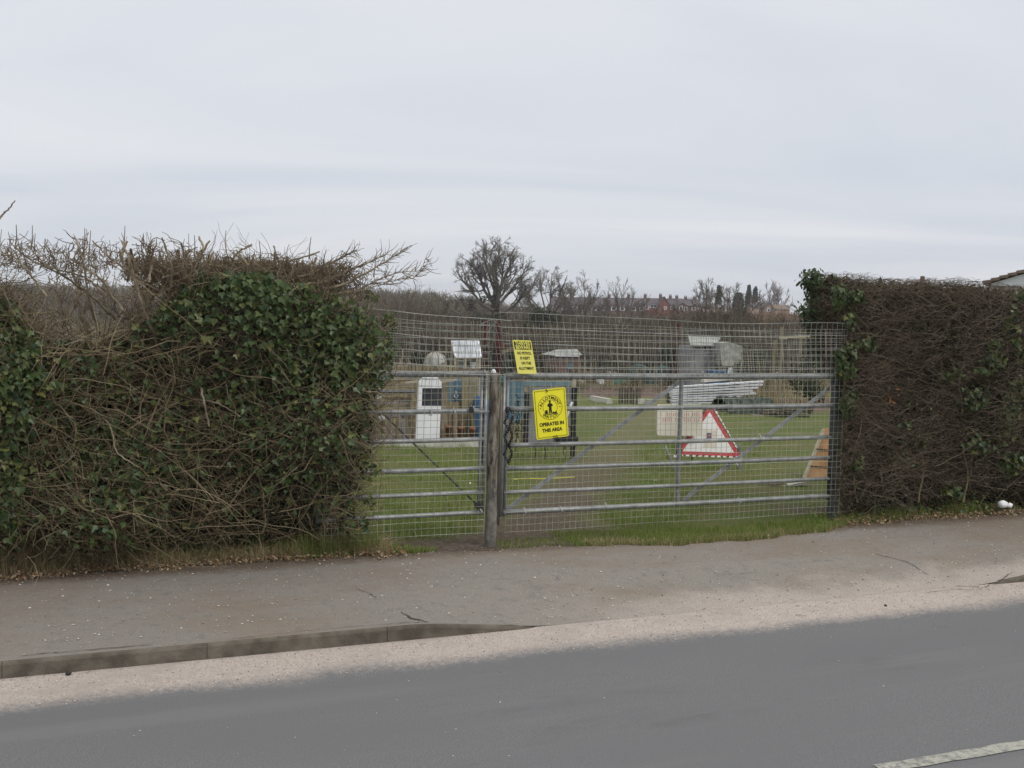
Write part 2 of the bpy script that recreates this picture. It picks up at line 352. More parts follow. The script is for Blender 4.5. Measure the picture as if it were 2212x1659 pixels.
# --- road
q = NB('road_asphalt')
fine = q.noise(190, 3, .8); med = q.noise(60, 4, .6); big = q.noise(1.1, 3, .5, (.35, 1.4, 1))
col = q.mix(q.ramp(fine, .35, .66), (.098,.100,.106), (.225,.228,.236)); col = q.mix(q.ramp(big, .35, .7), col, (.150,.153,.160)); col = q.mix(q.math('MULTIPLY', q.ramp(q.noise(1.6, 5, .65, (.12, 2.2, 1)), .5, .68), .55), col, (.185,.187,.19)); col = q.mix(q.math('MULTIPLY', q.ramp(q.noise(2.2, 5, .7, (.3, 1, 1)), .58, .72), .5), col, (.115,.116,.12)); col = q.mix(q.ramp(med, .64, .74), col, (.20,.20,.205))
# pale pink grit swept to the kerb: a stain of its own shape
edge = q.math('ADD', q.y, q.math('MULTIPLY', q.math('SUBTRACT', q.noise(1.4, 4, .6), .5), .26))
edge = q.math('ADD', edge, q.math('MULTIPLY', q.math('SUBTRACT', q.noise(38, 3, .7), .5), .22))
grit = q.mix(q.ramp(q.noise(150, 3, .75), .34, .66), (.31,.265,.24), (.57,.505,.46))
grit = q.mix(q.ramp(q.noise(5, 5, .7), .45, .7), grit, (.38,.335,.305))
gm = q.ramp(edge, -2.10, -1.86)
MT['road'] = q.done(q.mix(gm, col, grit), .9, q.noise(230, 3, .7), .5, .006)
xs = np.linspace(-40, 60, 120); m = MB(); grid(m, xs, np.array([-9.2, -6, -3, -2.2, -1.8, -1.585]), lambda X, Y: 0*X-.09); struct('road', m, 'road')
# --- pavement
EX = [-40, -3.23, -2.45, -1.58, -.73, -.14, .36, 1.19, 1.98, 2.6, 3.08, 3.81, 4.88, 60]; EY = [-.08, -.08, -.04, -.03, -.11, -.17, -.16, -.35, -.36, -.27, -.07, -.06, -.08, -.08]
def rear(x): return np.interp(x, EX, EY)+.018*np.sin(x*9)+.012*np.sin(x*23+1)
def upstand(x): return .076*np.clip(1-smooth(-1.15, -.22, x)+smooth(2.75, 3.7, x), 0, 1)
def pavz(x, y): return .002-(.0912-upstand(x)*1.013)*smooth(-.75, -1.58, y)
q = NB('pavement_asphalt')
fine = q.noise(260, 3, .7); big = q.noise(1.3, 5, .6, (.5, 1.2, 1)); med = q.noise(14, 5, .65)
col = q.mix(q.ramp(fine, .34, .66), (.168,.155,.138), (.310,.288,.258)); col = q.mix(q.ramp(big, .42, .66), col, (.225,.185,.150)); col = q.mix(q.ramp(med, .5, .72), col, (.185,.178,.168))
v = q.n.new('ShaderNodeTexVoronoi'); v.inputs['Scale'].default_value = 48; q.l.new(q.g.outputs['Position'], v.inputs[0])
spk = q.math('MULTIPLY', q.math('SUBTRACT', 1.0, q.ramp(v.outputs['Distance'], .10, .17)), q.ramp(q.noise(5, 3), .46, .62))
col = q.mix(spk, col, (.48,.46,.43))
e2 = q.math('ADD', q.y, q.math('MULTIPLY', q.math('SUBTRACT', q.noise(2.2, 5, .65), .5), .75)); e2 = q.math('ADD', e2, q.math('MULTIPLY', q.math('SUBTRACT', q.noise(60, 3, .7), .5), .25))
gm = q.math('MULTIPLY', q.math('SUBTRACT', 1.0, q.ramp(e2, -1.54, -1.16)), q.ramp(q.math('ADD', q.x, q.math('MULTIPLY', q.math('SUBTRACT', q.noise(2.4, 5, .7), .5), 1.6)), -.6, 1.0))
grit = q.mix(q.ramp(q.noise(150, 3, .75), .34, .66), (.28,.245,.22), (.50,.445,.405))
dirt = q.ramp(q.math('ADD', q.y, q.math('MULTIPLY', q.math('SUBTRACT', q.noise(5, 6, .75), .5), .34)), -.36, -.16); col = q.mix(q.math('MULTIPLY', dirt, .85), col, q.mix(q.ramp(q.noise(60, 4, .7), .4, .65), (.085,.06,.042), (.21,.165,.125)))
MT['pave'] = q.done(q.mix(gm, col, grit), .92, q.noise(130, 4, .7), .6, .008)
m = MB(); n = 700; X = np.linspace(-12, 22, n); T = np.linspace(0, 1, 26)
XX, TT = np.meshgrid(X, T); YY = -1.606+TT*(rear(XX)+1.606); ZZ = pavz(XX, YY)+.004*np.sin(XX*2.1+YY*3)*np.sin(YY*4)*smooth(-1.4, -1.1, YY)
i = (np.arange(25)[:, None]*n+np.arange(n-1)[None]).ravel(); m.add(np.stack([XX, YY, ZZ], -1).reshape(-1, 3), np.stack([i, i+1, i+n+1, i+n], 1))
struct('pavement', m, 'pave')
# --- kerb stones
MT['kerb'] = mat('kerb_stone', (.080,.070,.055), (.155,.137,.112), 9, .9, 0, .4, 60)
m = MB(); xj = np.concatenate([np.arange(-12.22, 20, .915)])
for a in xj:
    xx = np.linspace(a+.0012, a+.9138, 12); k = len(xx); h = upstand(xx); h = h-.022*(1-smooth(0, .012, h))
    rows = [(-1.585, h-.14), (-1.590, h*.0-.088+h*.55), (-1.596, h-.088-.003), (-1.607, h-.088+.004), (-1.70, h-.088+.005)]
    # profile seen from the road: face at y=-1.62, rounded nose, flat top back to the pavement
    prof = [(-1.628, -.16+0*h), (-1.625, h-.104), (-1.619, h-.093), (-1.609, h-.0885), (-1.515, h-.0905), (-1.512, -.16+0*h)]
    V = np.concatenate([np.stack([xx, np.full(k, y), z], 1) for y, z in prof])
    i = (np.arange(5)[:, None]*k+np.arange(k-1)[None]).ravel(); m.add(V, np.stack([i, i+1, i+k+1, i+k], 1))
    m.f.append([tuple(m.n-len(V)+j*k for j in range(6))[::-1], tuple(m.n-len(V)+j*k+k-1 for j in range(6))])
struct('kerb', m, 'kerb')
MT['crack'] = mat('dark_crack', (.055,.046,.04), (.11,.092,.078), 40, .95)
m = MB()
def crack(pts, w):
    P = []
    for a, b in zip(pts[:-1], pts[1:]):
        for t in np.linspace(0, 1, 9)[:-1]: P.append(at_z(a[0]+(b[0]-a[0])*t, a[1]+(b[1]-a[1])*t, .0)[:2])
    P.append(at_z(*pts[-1], .0)[:2]); P = np.array(P); P += rng.normal(0, .004, P.shape); d = unit(np.gradient(P, axis=0)); s = np.stack([-d[:, 1], d[:, 0]], 1)
    ww = .7*w*rng.uniform(.2, 1, len(P))[:, None]; ww[0] = ww[-1] = .0008
    A = P+s*ww; B = P-s*ww; za = pavz(P[:, 0], P[:, 1])+.0045
    za = za+.004*np.sin(P[:, 0]*2.1+P[:, 1]*3)*np.sin(P[:, 1]*4)*smooth(-1.4, -1.1, P[:, 1])
    V = np.concatenate([np.c_[A, za], np.c_[B, za]]); k = len(P); m.add(V, np.array([(j, j+1, k+j+1, k+j) for j in range(k-1)]))
crack([(770, 1274), (800, 1284), (812, 1291)], .006); crack([(865, 1318), (890, 1332), (925, 1338)], .012); crack([(860, 1341), (930, 1339)], .004)
crack([(40, 1413), (180, 1400), (330, 1389)], .006); crack([(500, 1376), (700, 1354), (890, 1341)], .003)
crack([(1890, 1194), (1960, 1204), (2005, 1220)], .008); crack([(2000, 1252), (2060, 1244), (2110, 1246), (2160, 1232), (2190, 1220)], .006); crack([(2060, 1238), (2120, 1240)], .007)
crack([(1560, 1232), (1640, 1226)], .003); crack([(1700, 1212), (1800, 1206)], .003); crack([(1720, 1297), (1745, 1300)], .005)
struct('pavement_cracks', m, 'crack')
# --- centre line
q = NB('road_paint'); col = q.mix(q.ramp(q.noise(120, 4, .7), .36, .6), (.27,.27,.24), (.42,.42,.37)); MT['paint'] = q.done(q.mix(q.ramp(q.noise(30, 4, .7), .48, .62), col, (.20,.20,.195)), .8)
m = MB()
for x0 in (.22, 6.2, 12.2, -5.8, -11.8):
    xx = np.linspace(x0, x0+4., 60); a = -3.652+.004*np.sin(xx*31)+rng.normal(0, .002, 60); b = -3.722+rng.normal(0, .003, 60)
    V = np.concatenate([np.c_[xx, a, 0*xx-.086], np.c_[xx, b, 0*xx-.086]]); m.add(V, np.array([(j, j+1, 61+j, 60+j) for j in range(59)]))
struct('road_marking', m, 'paint')
# --- ground: one sheet out to the horizon
q = NB('ground_cover')
g1 = q.mix(q.ramp(q.noise(55, 5, .7), .36, .62), (.050,.085,.016), (.135,.180,.038)); g1 = q.mix(q.ramp(q.noise(.9, 4, .6), .42, .62), g1, (.155,.155,.058)); g1 = q.mix(q.math('MULTIPLY', q.ramp(q.noise(2.6, 6, .7), .50, .62), .85), g1, (.16,.13,.07)); g1 = q.mix(q.math('MULTIPLY', q.ramp(q.noise(3.7, 6, .7), .55, .68), .7), g1, (.045,.085,.015)); g1 = q.mix(q.ramp(q.noise(6, 5, .7), .48, .72), g1, (.115,.165,.035))
soil = q.mix(q.ramp(q.noise(22, 6, .7), .35, .65), (.085,.062,.045), (.17,.135,.105))
TA = ter(1175, 1120); TB = ter(1385, 905); KT = (TB[0]-TA[0])/(TB[1]-TA[1])
dtr = q.math('ABSOLUTE', q.math('SUBTRACT', q.x, q.math('ADD', float(TA[0]-KT*TA[1]), q.math('MULTIPLY', q.y, float(KT)))))
dn = q.math('ADD', dtr, q.math('MULTIPLY', q.math('SUBTRACT', q.noise(1.6, 5, .65), .5), 1.3)); wear = q.math('SUBTRACT', 1.0, q.ramp(dn, .15, .75))
wear = q.math('MULTIPLY', wear, q.math('SUBTRACT', 1.0, q.ramp(q.y, 1.5, 9.)))
wear2 = q.math('SUBTRACT', 1.0, q.ramp(q.math('ADD', dtr, q.math('MULTIPLY', q.math('SUBTRACT', q.noise(2.5, 5, .7), .5), 1.6)), .2, .9))
g1 = q.mix(q.math('MULTIPLY', q.math('MULTIPLY', q.ramp(q.noise(.45, 4, .6), .38, .60), q.math('SUBTRACT', 1.0, q.ramp(q.x, 2.5, 6.))), .7), g1, (.15,.148,.05))
c = q.mix(q.math('MULTIPLY', wear2, .62), g1, (.185,.165,.09))
ny = q.math('ADD', q.y, q.math('MULTIPLY', q.math('SUBTRACT', q.noise(3, 5, .65), .5), .8))
c = q.mix(q.math('MULTIPLY', wear, .95), c, soil)
near = q.math('MULTIPLY', q.math('SUBTRACT', 1.0, q.ramp(ny, .15, .75)), q.math('SUBTRACT', 1.0, q.ramp(q.x, .9, 1.6)))
c = q.mix(near, c, soil)
under = q.math('MULTIPLY', q.math('SUBTRACT', 1.0, q.ramp(ny, .8, 1.2)), q.ramp(q.math('ABSOLUTE', q.math('SUBTRACT', q.x, .9)), 2.0, 2.3)); c = q.mix(under, c, soil)
fary = q.ramp(q.math('ADD', q.y, q.math('MULTIPLY', q.math('SUBTRACT', q.noise(.12, 4), .5), 14.)), 38, 44); c = q.mix(fary, c, (.10,.085,.05))
MT['ground'] = q.done(c, .95, q.noise(70, 4, .7), .9, .03)
m = MB()
xs = np.unique(np.concatenate([np.linspace(-2500, -60, 26), np.linspace(-60, -8, 27), np.linspace(-8, 16, 121), np.linspace(16, 120, 60), np.linspace(120, 3500, 34)]))
ys = np.unique(np.concatenate([[-60, -20, -9, -2, -.9, -.7, -.5], np.linspace(-.4, 12, 80), np.linspace(12, 70, 60), np.linspace(70, 500, 60), np.linspace(500, 4000, 15)]))
def gz_(X, Y): return terr(X, Y)-.24*smooth(-.45, -.75, Y)-.004+.0*X
grid(m, xs, ys, gz_); struct('ground', m, 'ground', True)
# --- bare soil plots beyond the grass
MT['soil'] = mat('turned_soil', (.07,.045,.035), (.15,.10,.078), 3, .95, 0, .8, 9)
m = MB()
def patch(px0, py0, px1, py1, lift=.012):
    # a low mound of dug soil between two depths
    a = ter(px0, py0); b = ter(px1, py0); c_ = ter(px1, py1); d = ter(px0, py1)
    s, t = np.meshgrid(np.linspace(0, 1, 40), np.linspace(0, 1, 24)); P = (a[:, None, None]*(1-s)*(1-t)+b[:, None, None]*s*(1-t)+c_[:, None, None]*s*t+d[:, None, None]*(1-s)*t)
    h = terr(P[0], P[1])+(lift+.10*np.abs(np.sin(s*37+t*9)*np.sin(t*21)))*smooth(0, .06, s)*smooth(0, .06, 1-s)*smooth(0, .08, t)*smooth(0, .08, 1-t)-.02*(1-smooth(0, .06, s)*smooth(0, .06, 1-s)*smooth(0, .08, t)*smooth(0, .08, 1-t))
    i = (np.arange(23)[:, None]*40+np.arange(39)[None]).ravel(); m.add(np.stack([P[0], P[1], h], -1).reshape(-1, 3), np.stack([i, i+1, i+41, i+40], 1))
patch(1255, 858, 1470, 836); patch(780, 962, 1060, 915); patch(700, 905, 1180, 862); patch(1585, 890, 1840, 862)
struct('soil_plots', m, 'soil', True)
# ================================================================ GATES
Y0 = 0.0
def X_(px, py=950, y=Y0): return at_y(px, py, y)[0]
def Z_(px, py, y=Y0): return at_y(px, py, y)[2]
# wooden-looking post
t = thing('gate_post', (-.09, .0, 0), 'weathered round wooden post standing between the two metal gates', 'post')
m = MB(); zz_ = np.array([-.06, .1, .3, .45, .6, .8, 1., 1.15, 1.235, 1.243]); k = len(zz_)
def shaft(zs, r): 
    return [(-.085+.006*z+.003*math.sin(z*7), .003*math.sin(z*5), z) for z in zs], r
zl = np.linspace(-.06, 1.235, 30); p_, _ = shaft(zl, 0); rr = .040+.0025*np.sin(zl*11)+.001*np.sin(zl*31); rr[0] = .043; rr[-1] = .036
m.tube(p_, rr, 18)
q = NB('weathered_post'); g_ = q.noise(7, 6, .7, (5, 5, .8)); col = q.mix(q.ramp(g_, .35, .62), (.085,.068,.048), (.27,.25,.21)); col = q.mix(q.ramp(q.noise(9, 4, .6, (2, 2, 1)), .55, .66), col, (.05,.048,.05))
low = q.math('SUBTRACT', 1.0, q.ramp(q.math('ADD', q.z, q.math('MULTIPLY', q.math('SUBTRACT', q.noise(8, 4), .5), .3)), .30, .50)); col = q.mix(q.math('MULTIPLY', low, .75), col, q.mix(q.ramp(q.noise(14, 5, .7), .4, .65), (.13,.125,.115), (.27,.255,.225)))
MT['post'] = q.done(col, .85, q.noise(40, 5, .7, (3, 3, .5)), .8, .01)
m.build('shaft', 'post', t, True)
m = MB(); zl = [1.232, 1.25, 1.262]; m.tube([(-.088, 0, z) for z in zl], [.02, .016, .004], 8); m.build('cable_stub', 'white', t)
# right gate
zb = [Z_(1285, y) for y in (812, 882, 957, 1006, 1055.6, 1096.6)]
XR0, XR1 = X_(1087), 2.84
g = thing('field_gate', (XR0, 0, 0), 'wide grey galvanised six bar field gate covered with wire mesh', 'gate')
rad = [.0235, .0165, .0165, .0150, .0155, .0195]
for z, r in zip(zb, rad):
    m = MB(); xx = np.linspace(XR0+(.012 if r < .03 else 0), XR1, 16); m.tube([(x, 0, z-.004*math.sin((x-XR0)*1.1)) for x in xx], r, 12); m.build('rail', 'galv', g, True)
for dx_ in (0, .027):
    m = MB(); m.tube([(XR0-.004+dx_, .0, zb[-1]-.03), (XR0+dx_, 0, 1.23)], .0125, 10); m.build('stile', 'galv', g, True)
m = MB(); m.tube([(XR1, 0, zb[-1]-.03), (XR1, 0, zb[0]+.02)], .015, 10); m.build('stile', 'post_dark', g, True)
xm = X_(1470, 950); m = MB(); m.bx(xm-.016, xm+.016, .012, .022, zb[-1]+.012, zb[0]-.01); m.bx(xm-.016, xm-.010, -.012, .012, zb[-1]+.012, zb[0]-.01); m.build('middle_strut', 'galv', g)
for (a, b, c_, d) in ((1096, 1100, 1462, 829), (1474, 1082, 1792, 838)):
    m = MB(); A = at_y(a, b, .03); B = at_y(c_, d, .03); m.bar(A, B, .030, .006); m.build('diagonal_brace', 'galv', g)
for px, y0, y1 in ((1076, 695, 960), (1462, 700, 822), (1785, 712, 818)):
    m = MB(); x = X_(px, 760, .03); z0, z1 = Z_(px, y1, .03), Z_(px, y0, .03); m.bx(x-.013, x+.013, .028, .032, z0, z1); m.bx(x+.010, x+.013, .032, .052, z0, z1); m.build('extension_upright', 'rust', g)
for (px, py) in ((1132, 1104), (1210, 1101), (1308, 1093), (1595, 1082), (1128, 812), (1317, 810), (1517, 810), (1678, 811), (1470, 884), (1640, 944)):
    P = at_y(px, py, 0); r = .026; m = MB()
    m.tube([(P[0]+.004*math.sin(a*2), P[1]+r*math.sin(a), P[2]+r*math.cos(a)) for a in np.linspace(0, 6.28, 11)], .0028, 5)
    m.tube([(P[0], P[1]-r, P[2]), (P[0]+.009, P[1]-r-.006, P[2]-.008)], .002, 5); m.build('wire_tie', 'tie', g)
# left gate
zl_ = [Z_(1040, y) for y in (807, 886.6, 948, 1011, 1062, 1106)]
XL0, XL1 = -1.32, X_(1048)
h = thing('side_gate', (XL1, 0, 0), 'narrow grey metal pedestrian gate between the left hedge and the post', 'gate')
for z, r in zip(zl_, [.021, .017, .016, .0155, .0155, .016]):
    m = MB(); m.tube([(x, 0, z-.004*math.sin((x-XL0)*2.5)) for x in np.linspace(XL0, XL1-.01, 10)], r, 12); m.build('rail', 'galv', h, True)
for dx_ in (0, -.033):
    m = MB(); m.tube([(XL1-.006+dx_, 0, zl_[-1]-.02), (XL1+dx_, 0, zl_[0]+.02)], .0125, 10); m.build('stile', 'galv', h, True)
m = MB(); m.tube([(XL0, 0, zl_[-1]-.02), (XL0, 0, zl_[0]+.02)], .018, 10); m.build('stile', 'galv', h, True)
m = MB(); m.bar(at_y(800, 868, .03), at_y(1038, 1098, .03), .011, .006); m.build('diagonal_brace', 'post_dark', h)
m = MB(); x = X_(1047, 760, .03); m.bx(x-.014, x+.014, .028, .032, Z_(1047, 1000, .03), Z_(1047, 692, .03)); m.bx(x+.011, x+.014, .032, .05, Z_(1047, 960, .03), Z_(1047, 692, .03)); m.build('extension_upright', 'rust', h)
m = MB(); A = at_y(1022, 889, -.03); B = at_y(1057, 889, -.03); m.tube([A, B], .006, 8); m.tube([A+[0, 0, .0], A+[0, -.01, .04]], .006, 8); m.build('slide_bolt', 'galv', h, True)
m = MB(); P = at_y(1018, 885, -.03); m.box(P, (.03, .02, .045)); m.tube([P+[-.010, 0, .02], P+[-.009, 0, .04], P+[0, 0, .05], P+[.009, 0, .04], P+[.01, 0, .02]], .003, 6); m.build('padlock', 'black', h)
m = MB(); P = at_y(1033, 1093, -.02); 
for i in range(4): m.box(P+rng.normal(0, .008, 3), (.03, .02, .03), Matrix.Rotation(i*.7, 3, 'Y'))
m.build('latch', 'black', h)
for (px, py) in ((980, 888), (1037, 1101), (1047, 806), (930, 890), (985, 852)):
    P = at_y(px, py, 0); m = MB(); m.tube([(P[0]+.006*math.sin(a*2), P[1]+.022*math.sin(a), P[2]+.024*math.cos(a)) for a in np.linspace(0, 6.28, 11)], .003, 5)
    m.tube([P+[0, -.022, 0], P+[.008, -.028, -.010]], .003, 5); m.build('wire_tie', 'tie', h)
# chain on the big gate
ch = MB(); P0 = at_y(1094, 868, -.035)
def links(pts, rl=.0125):
    for i in range(len(pts)-1):
        a, b = np.array(pts[i]), np.array(pts[i+1]); c_ = (a+b)/2; d = unit(b-a); s = np.cross(d, [0, 1, 0]) if i % 2 else np.cross(d, [.3, 1, .3]); s = unit(s)
        n2 = np.cross(d, s); n2 = n2 if i % 2 == 0 else s
        ch.tube([c_+d*rl*1.15*math.cos(t_)+n2*rl*.62*math.sin(t_) for t_ in np.linspace(0, 6.283, 10)], .0036, 5)
zc = np.linspace(.975, .60, 24); links([(P0[0]+.012*math.sin(i*.9), -.045+.008*math.sin(i*1.3), z) for i, z in enumerate(zc)])
links([(P0[0]+.035+.010*math.sin(i*.8+1), -.045, z) for i, z in enumerate(np.linspace(.93, .585, 22))]); links([(P0[0]-.01+i*.016, -.04, .97+.02*math.sin(i*1.2)) for i in range(5)])
tag(ch.build('chain', 'black', None, True), 'black chain hanging in loops from the latch side of the wide gate', 'chain')
# ---------------------------------------------------------------- wire mesh
def wav(x, z, seed, amp):
    r = random.Random(seed); s = 0
    for i in range(5):
        fx, fz, ph = r.uniform(1, 6), r.uniform(1, 6), r.uniform(0, 6); s = s+math.sin(fx*x+fz*z+ph)
    return s*amp/3
def wiremesh(name, parent, x0, x1, z0, z1, sx, sz, y, r, mname, seed, warp, spike=.0, irregular=.0, rh=None):
    m = MB(); rs = random.Random(seed)
    nx = int(round((x1-x0)/sx)); nz = int(round((z1-z0)/sz))
    xs = [x0+(x1-x0)*(i+rs.uniform(-irregular, irregular))/nx for i in range(nx+1)]; zs = [z0+(z1-z0)*(j+rs.uniform(-irregular, irregular))/nz for j in range(nz+1)]
    def W_(x, z): return warp(x, z)
    K = max(4, int((z1-z0)/.07)); P = np.array([[W_(x, z0-.012+(z1+spike+.012-z0)*k/K) for k in range(K+1)] for x in xs]); strands(m, P, r, r, 4)
    K = max(6, int((x1-x0)/.05)); P = np.array([[W_(x0+(x1-x0)*k/K, z) for k in range(K+1)] for z in zs]); P[:, :, 1] -= r*1.6; strands(m, P, rh or r, rh or r, 4)
    return m.build(name, mname, parent)
def mk(seed, y, ax=.008, ay=.012, az=.008, lean=0., topcurl=None, side=None):
    def w(x, z):
        xx = x+wav(x, z, seed, ax)+lean*(z-1.0)*(z > 1.0); zz2 = z+wav(x, z, seed+1, az); yy = y+wav(x, z, seed+2, ay)
        if topcurl and z > topcurl:
            q_ = z-topcurl; yy -= q_*q_*2.2; xx += (side or 0)*q_*q_
        return (xx, yy, zz2)
    return w
ztop = lambda px, py: Z_(px, py, -.03)
# right gate: lower sheet, then the upper sheet lapped over it
zR = Z_(1400, 712, -.03)
lean1 = lambda b: (lambda x, z: (lambda p: (p[0]-(z-1.21)*(z > 1.21)*(.06+.14*math.exp(-((x-2.0)/.5)**2)+.10*math.exp(-((x-.25)/.3)**2)), p[1], p[2]+(0 if z < 1.3 else .0)))(b(x, z)))
wiremesh('wire_mesh', g, .02, 2.93, .10, zR, .0455, .047, -.03, .0016, 'wire_low', 3, lean1(mk(10, -.032, .006, .006, .006)), .03, .02)
zT = Z_(1400, 690, -.03)
def upr(x, z):
    b = mk(30, -.045, .012, .012, .010)(x, z); t_ = max(0, z-1.2); k = (x-.0)/2.9
    return (b[0]+t_*(-.16+.10*k)+.02*math.sin(x*3)*t_, b[1]-t_*t_*.12, b[2]+(.018*math.sin(x*2.3+.5)-.03*k+.02)*t_*2)
wiremesh('upper_wire_mesh', g, .0, 2.93, 1.215, zT, .0515, .0505, -.045, .0013, 'wire', 4, upr, 0, .05, .0015)
wiremesh('upper_wire_mesh', g, .3, 2.9, 1.23, zT-.09, .0500, .052, -.02, .0013, 'wire', 6, lambda x, z: (lambda b: (b[0]+(z-1.2)*(.10*math.sin(x*2.1)), b[1], b[2]))(mk(36, -.018, .014, .010, .012)(x, z)), .02, .05)
# left gate
zLt = Z_(930, 700, -.03)
wiremesh('wire_mesh', h, -1.28, -.14, .10, zLt, .0455, .047, -.03, .0016, 'wire_low', 7, mk(50, -.032, .008, .008, .006), .025, .02)
def upl(x, z):
    b = mk(70, -.05, .014, .02, .014)(x, z); t_ = max(0, z-1.2); k = (x+1.28)/1.2
    ln = t_/.52
    return (b[0]-t_*(.34-.12*k)*(1-.0*ln)+.16*max(0, ln-.72), b[1]-t_*t_*.35, b[2]+t_*(.10*(1-k)-.13*max(0, k-.45)))
wiremesh('upper_wire_mesh', h, -1.15, .06, 1.19, zLt+.075, .0505, .049, -.05, .0014, 'wire', 8, upl, 0, .07, .0016)
wiremesh('upper_wire_mesh', h, -1.2, -.12, 1.15, zLt+.01, .052, .05, -.05, .0014, 'wire', 9, lambda x, z: (lambda b: (b[0]+(z-1.2)*.10, b[1], b[2]))(mk(77, -.025, .018, .014, .016)(x, z)), .02, .06)
# loose springy end wires round the top of the post
m = MB()
for (pts) in ([(1040, 700), (1062, 690), (1078, 700), (1086, 720)], [(1030, 742), (1046, 752), (1058, 738), (1052, 722), (1062, 705)], [(1022, 738), (1030, 730), (1040, 742), (1047, 755)], [(1060, 690), (1072, 715), (1066, 735)], [(1076, 700), (1084, 722), (1090, 760), (1100, 795)], [(1072, 708), (1078, 740), (1082, 775), (1096, 800)]):
    P = np.array([at_y(a, b, -.06+.01*i) for i, (a, b) in enumerate(pts)]); tt = np.linspace(0, len(P)-1, 20); Q = np.stack([np.interp(tt, range(len(P)), P[:, i]) for i in range(3)], 1); m.tube(Q, .0016, 4)
m.build('loose_wires', 'wire', h)
# right hand gate post in the hedge
t = thing('hanging_post', (2.93, .06, 0), 'dark grey gate post half hidden by the right hedge', 'post')
m = MB(); m.bx(2.90, 2.955, .02, .08, -.05, 1.22); m.build('shaft', 'post_dark', t)
for z in (.32, 1.12): m = MB(); m.tube([(2.84, 0, z), (2.90, .03, z)], .014, 8); m.build('hinge', 'black', t)
# ================================================================ SIGNS
def text_geo(s, bold=.0, track=1.):
    cu = bpy.data.curves.new('t', 'FONT'); cu.body = s; cu.offset = bold; cu.align_x = 'CENTER'; cu.resolution_u = 3; cu.space_character = track
    o = bpy.data.objects.new('t', cu); COL.objects.link(o); dg = bpy.context.evaluated_depsgraph_get(); me = o.evaluated_get(dg).to_mesh()
    V = np.array([v.co[:2] for v in me.vertices]).reshape(-1, 2); Fc = [tuple(p.vertices) for p in me.polygons]
    o.evaluated_get(dg).to_mesh_clear(); bpy.data.objects.remove(o); bpy.data.curves.remove(cu); return V, Fc
class Plate:
    """flat plate from four world corners (tl,tr,br,bl); (a,b) in plate units, a to the right, b down"""
    def __init__(s, tl, tr, br, bl, w, h):
        s.c = [np.array(p) for p in (tl, tr, br, bl)]; s.w = w; s.h = h
        n = np.cross(s.c[1]-s.c[0], s.c[3]-s.c[0]); n /= np.linalg.norm(n); s.n = n if n[1] < 0 else -n
    def P(s, a, b, off=0.):
        a = a/s.w; b = b/s.h; tl, tr, br, bl = s.c; return tl*(1-a)*(1-b)+tr*a*(1-b)+br*a*b+bl*(1-a)*b+s.n*off
    def poly(s, mb, pts, off):
        P_ = [s.P(a, b, off) for a, b in pts]; mb.add(P_, [tuple(range(len(P_)))])
    def slab(s, mb, pts, t): mb.prism([s.P(a, b, 0) for a, b in pts], [s.P(a, b, -t) for a, b in pts])
    def rr(s, x0, y0, x1, y1, r, n=5):
        o = []
        for cx_, cy_, a0 in ((x1-r, y0+r, -90), (x1-r, y1-r, 0), (x0+r, y1-r, 90), (x0+r, y0+r, 180)):
            for i in range(n+1): a = math.radians(a0+90*i/n); o.append((cx_+r*math.cos(a), cy_+r*math.sin(a)))
        return o
    def text(s, mb, txt, cx_, base, size, width=None, bold=.02, off=.0035, rot=0., track=1.):
        V, Fc = text_geo(txt, bold, track)
        if len(V) == 0: return
        sc = size; sx = size
        if width: sx = width/(V[:, 0].max()-V[:, 0].min())
        x = V[:, 0]*sx; y = -V[:, 1]*sc
        if rot: x, y = x*math.cos(rot)-y*math.sin(rot), x*math.sin(rot)+y*math.cos(rot)
        mb.add([s.P(cx_+a, base+b, off) for a, b in zip(x, y)], Fc)
    def ring(s, mb, cx_, cy_, r, t_, off=.003, n=48):
        V = []; 
        for i in range(n): a = 6.2832*i/n; V += [s.P(cx_+r*math.cos(a), cy_+r*math.sin(a), off), s.P(cx_+(r-t_)*math.cos(a), cy_+(r-t_)*math.sin(a), off)]
        mb.add(V, [(2*i, 2*i+1, (2*i+3) % (2*n), (2*i+2) % (2*n)) for i in range(n)])
y_s = -.075
c4 = [at_y(*p, y_s) for p in ((1150.6, 843.8), (1221, 836.3), (1228.6, 941.8), (1159.5, 950.7))]
p = Plate(*c4, 200, 300)
t = thing('watch_sign', (c4[3]+c4[2])/2, 'bright yellow ALLOTMENT WATCH sign with black checked edge wired to the wide gate', 'sign')
m = MB(); p.slab(m, p.rr(0, 0, 200, 300, 12), .004); m.build('plate', 'yellow', t)
m = MB()
for i in range(24):
    x0 = 9+i*7.6
    for (yy, sg) in ((6, 1), (288, -1)):
        p.poly(m, [(x0, yy), (x0+3.8, yy), (x0+6.8, yy+6), (x0+3, yy+6)], .001)
for i in range(38):
    y0 = 8+i*7.5
    for xx_ in (6, 188): p.poly(m, [(xx_, y0), (xx_+6, y0+2.6), (xx_+6, y0+6.2), (xx_, y0+3.7)], .001)
cx_, cy_ = 98, 112
p.ring(m, cx_, cy_, 75, 2.4, .001); p.ring(m, cx_, cy_, 45, 1.8, .001)
def arc(txt, R_, a0, a1, size, up=True):
    for i, c_ in enumerate(txt):
        a = a0+(a1-a0)*i/(len(txt)-1); ar = math.radians(a)
        if up: p.text(m, c_, cx_+R_*math.sin(ar), cy_-R_*math.cos(ar), size, rot=ar, bold=.032, off=.001)
        else: p.text(m, c_, cx_+R_*math.sin(ar), cy_+R_*math.cos(ar), size, rot=-ar, bold=.032, off=.001)
arc('ALLOTMENT', 50, -72, 72, 25); arc('WATCH', 67, -38, 38, 24, False)
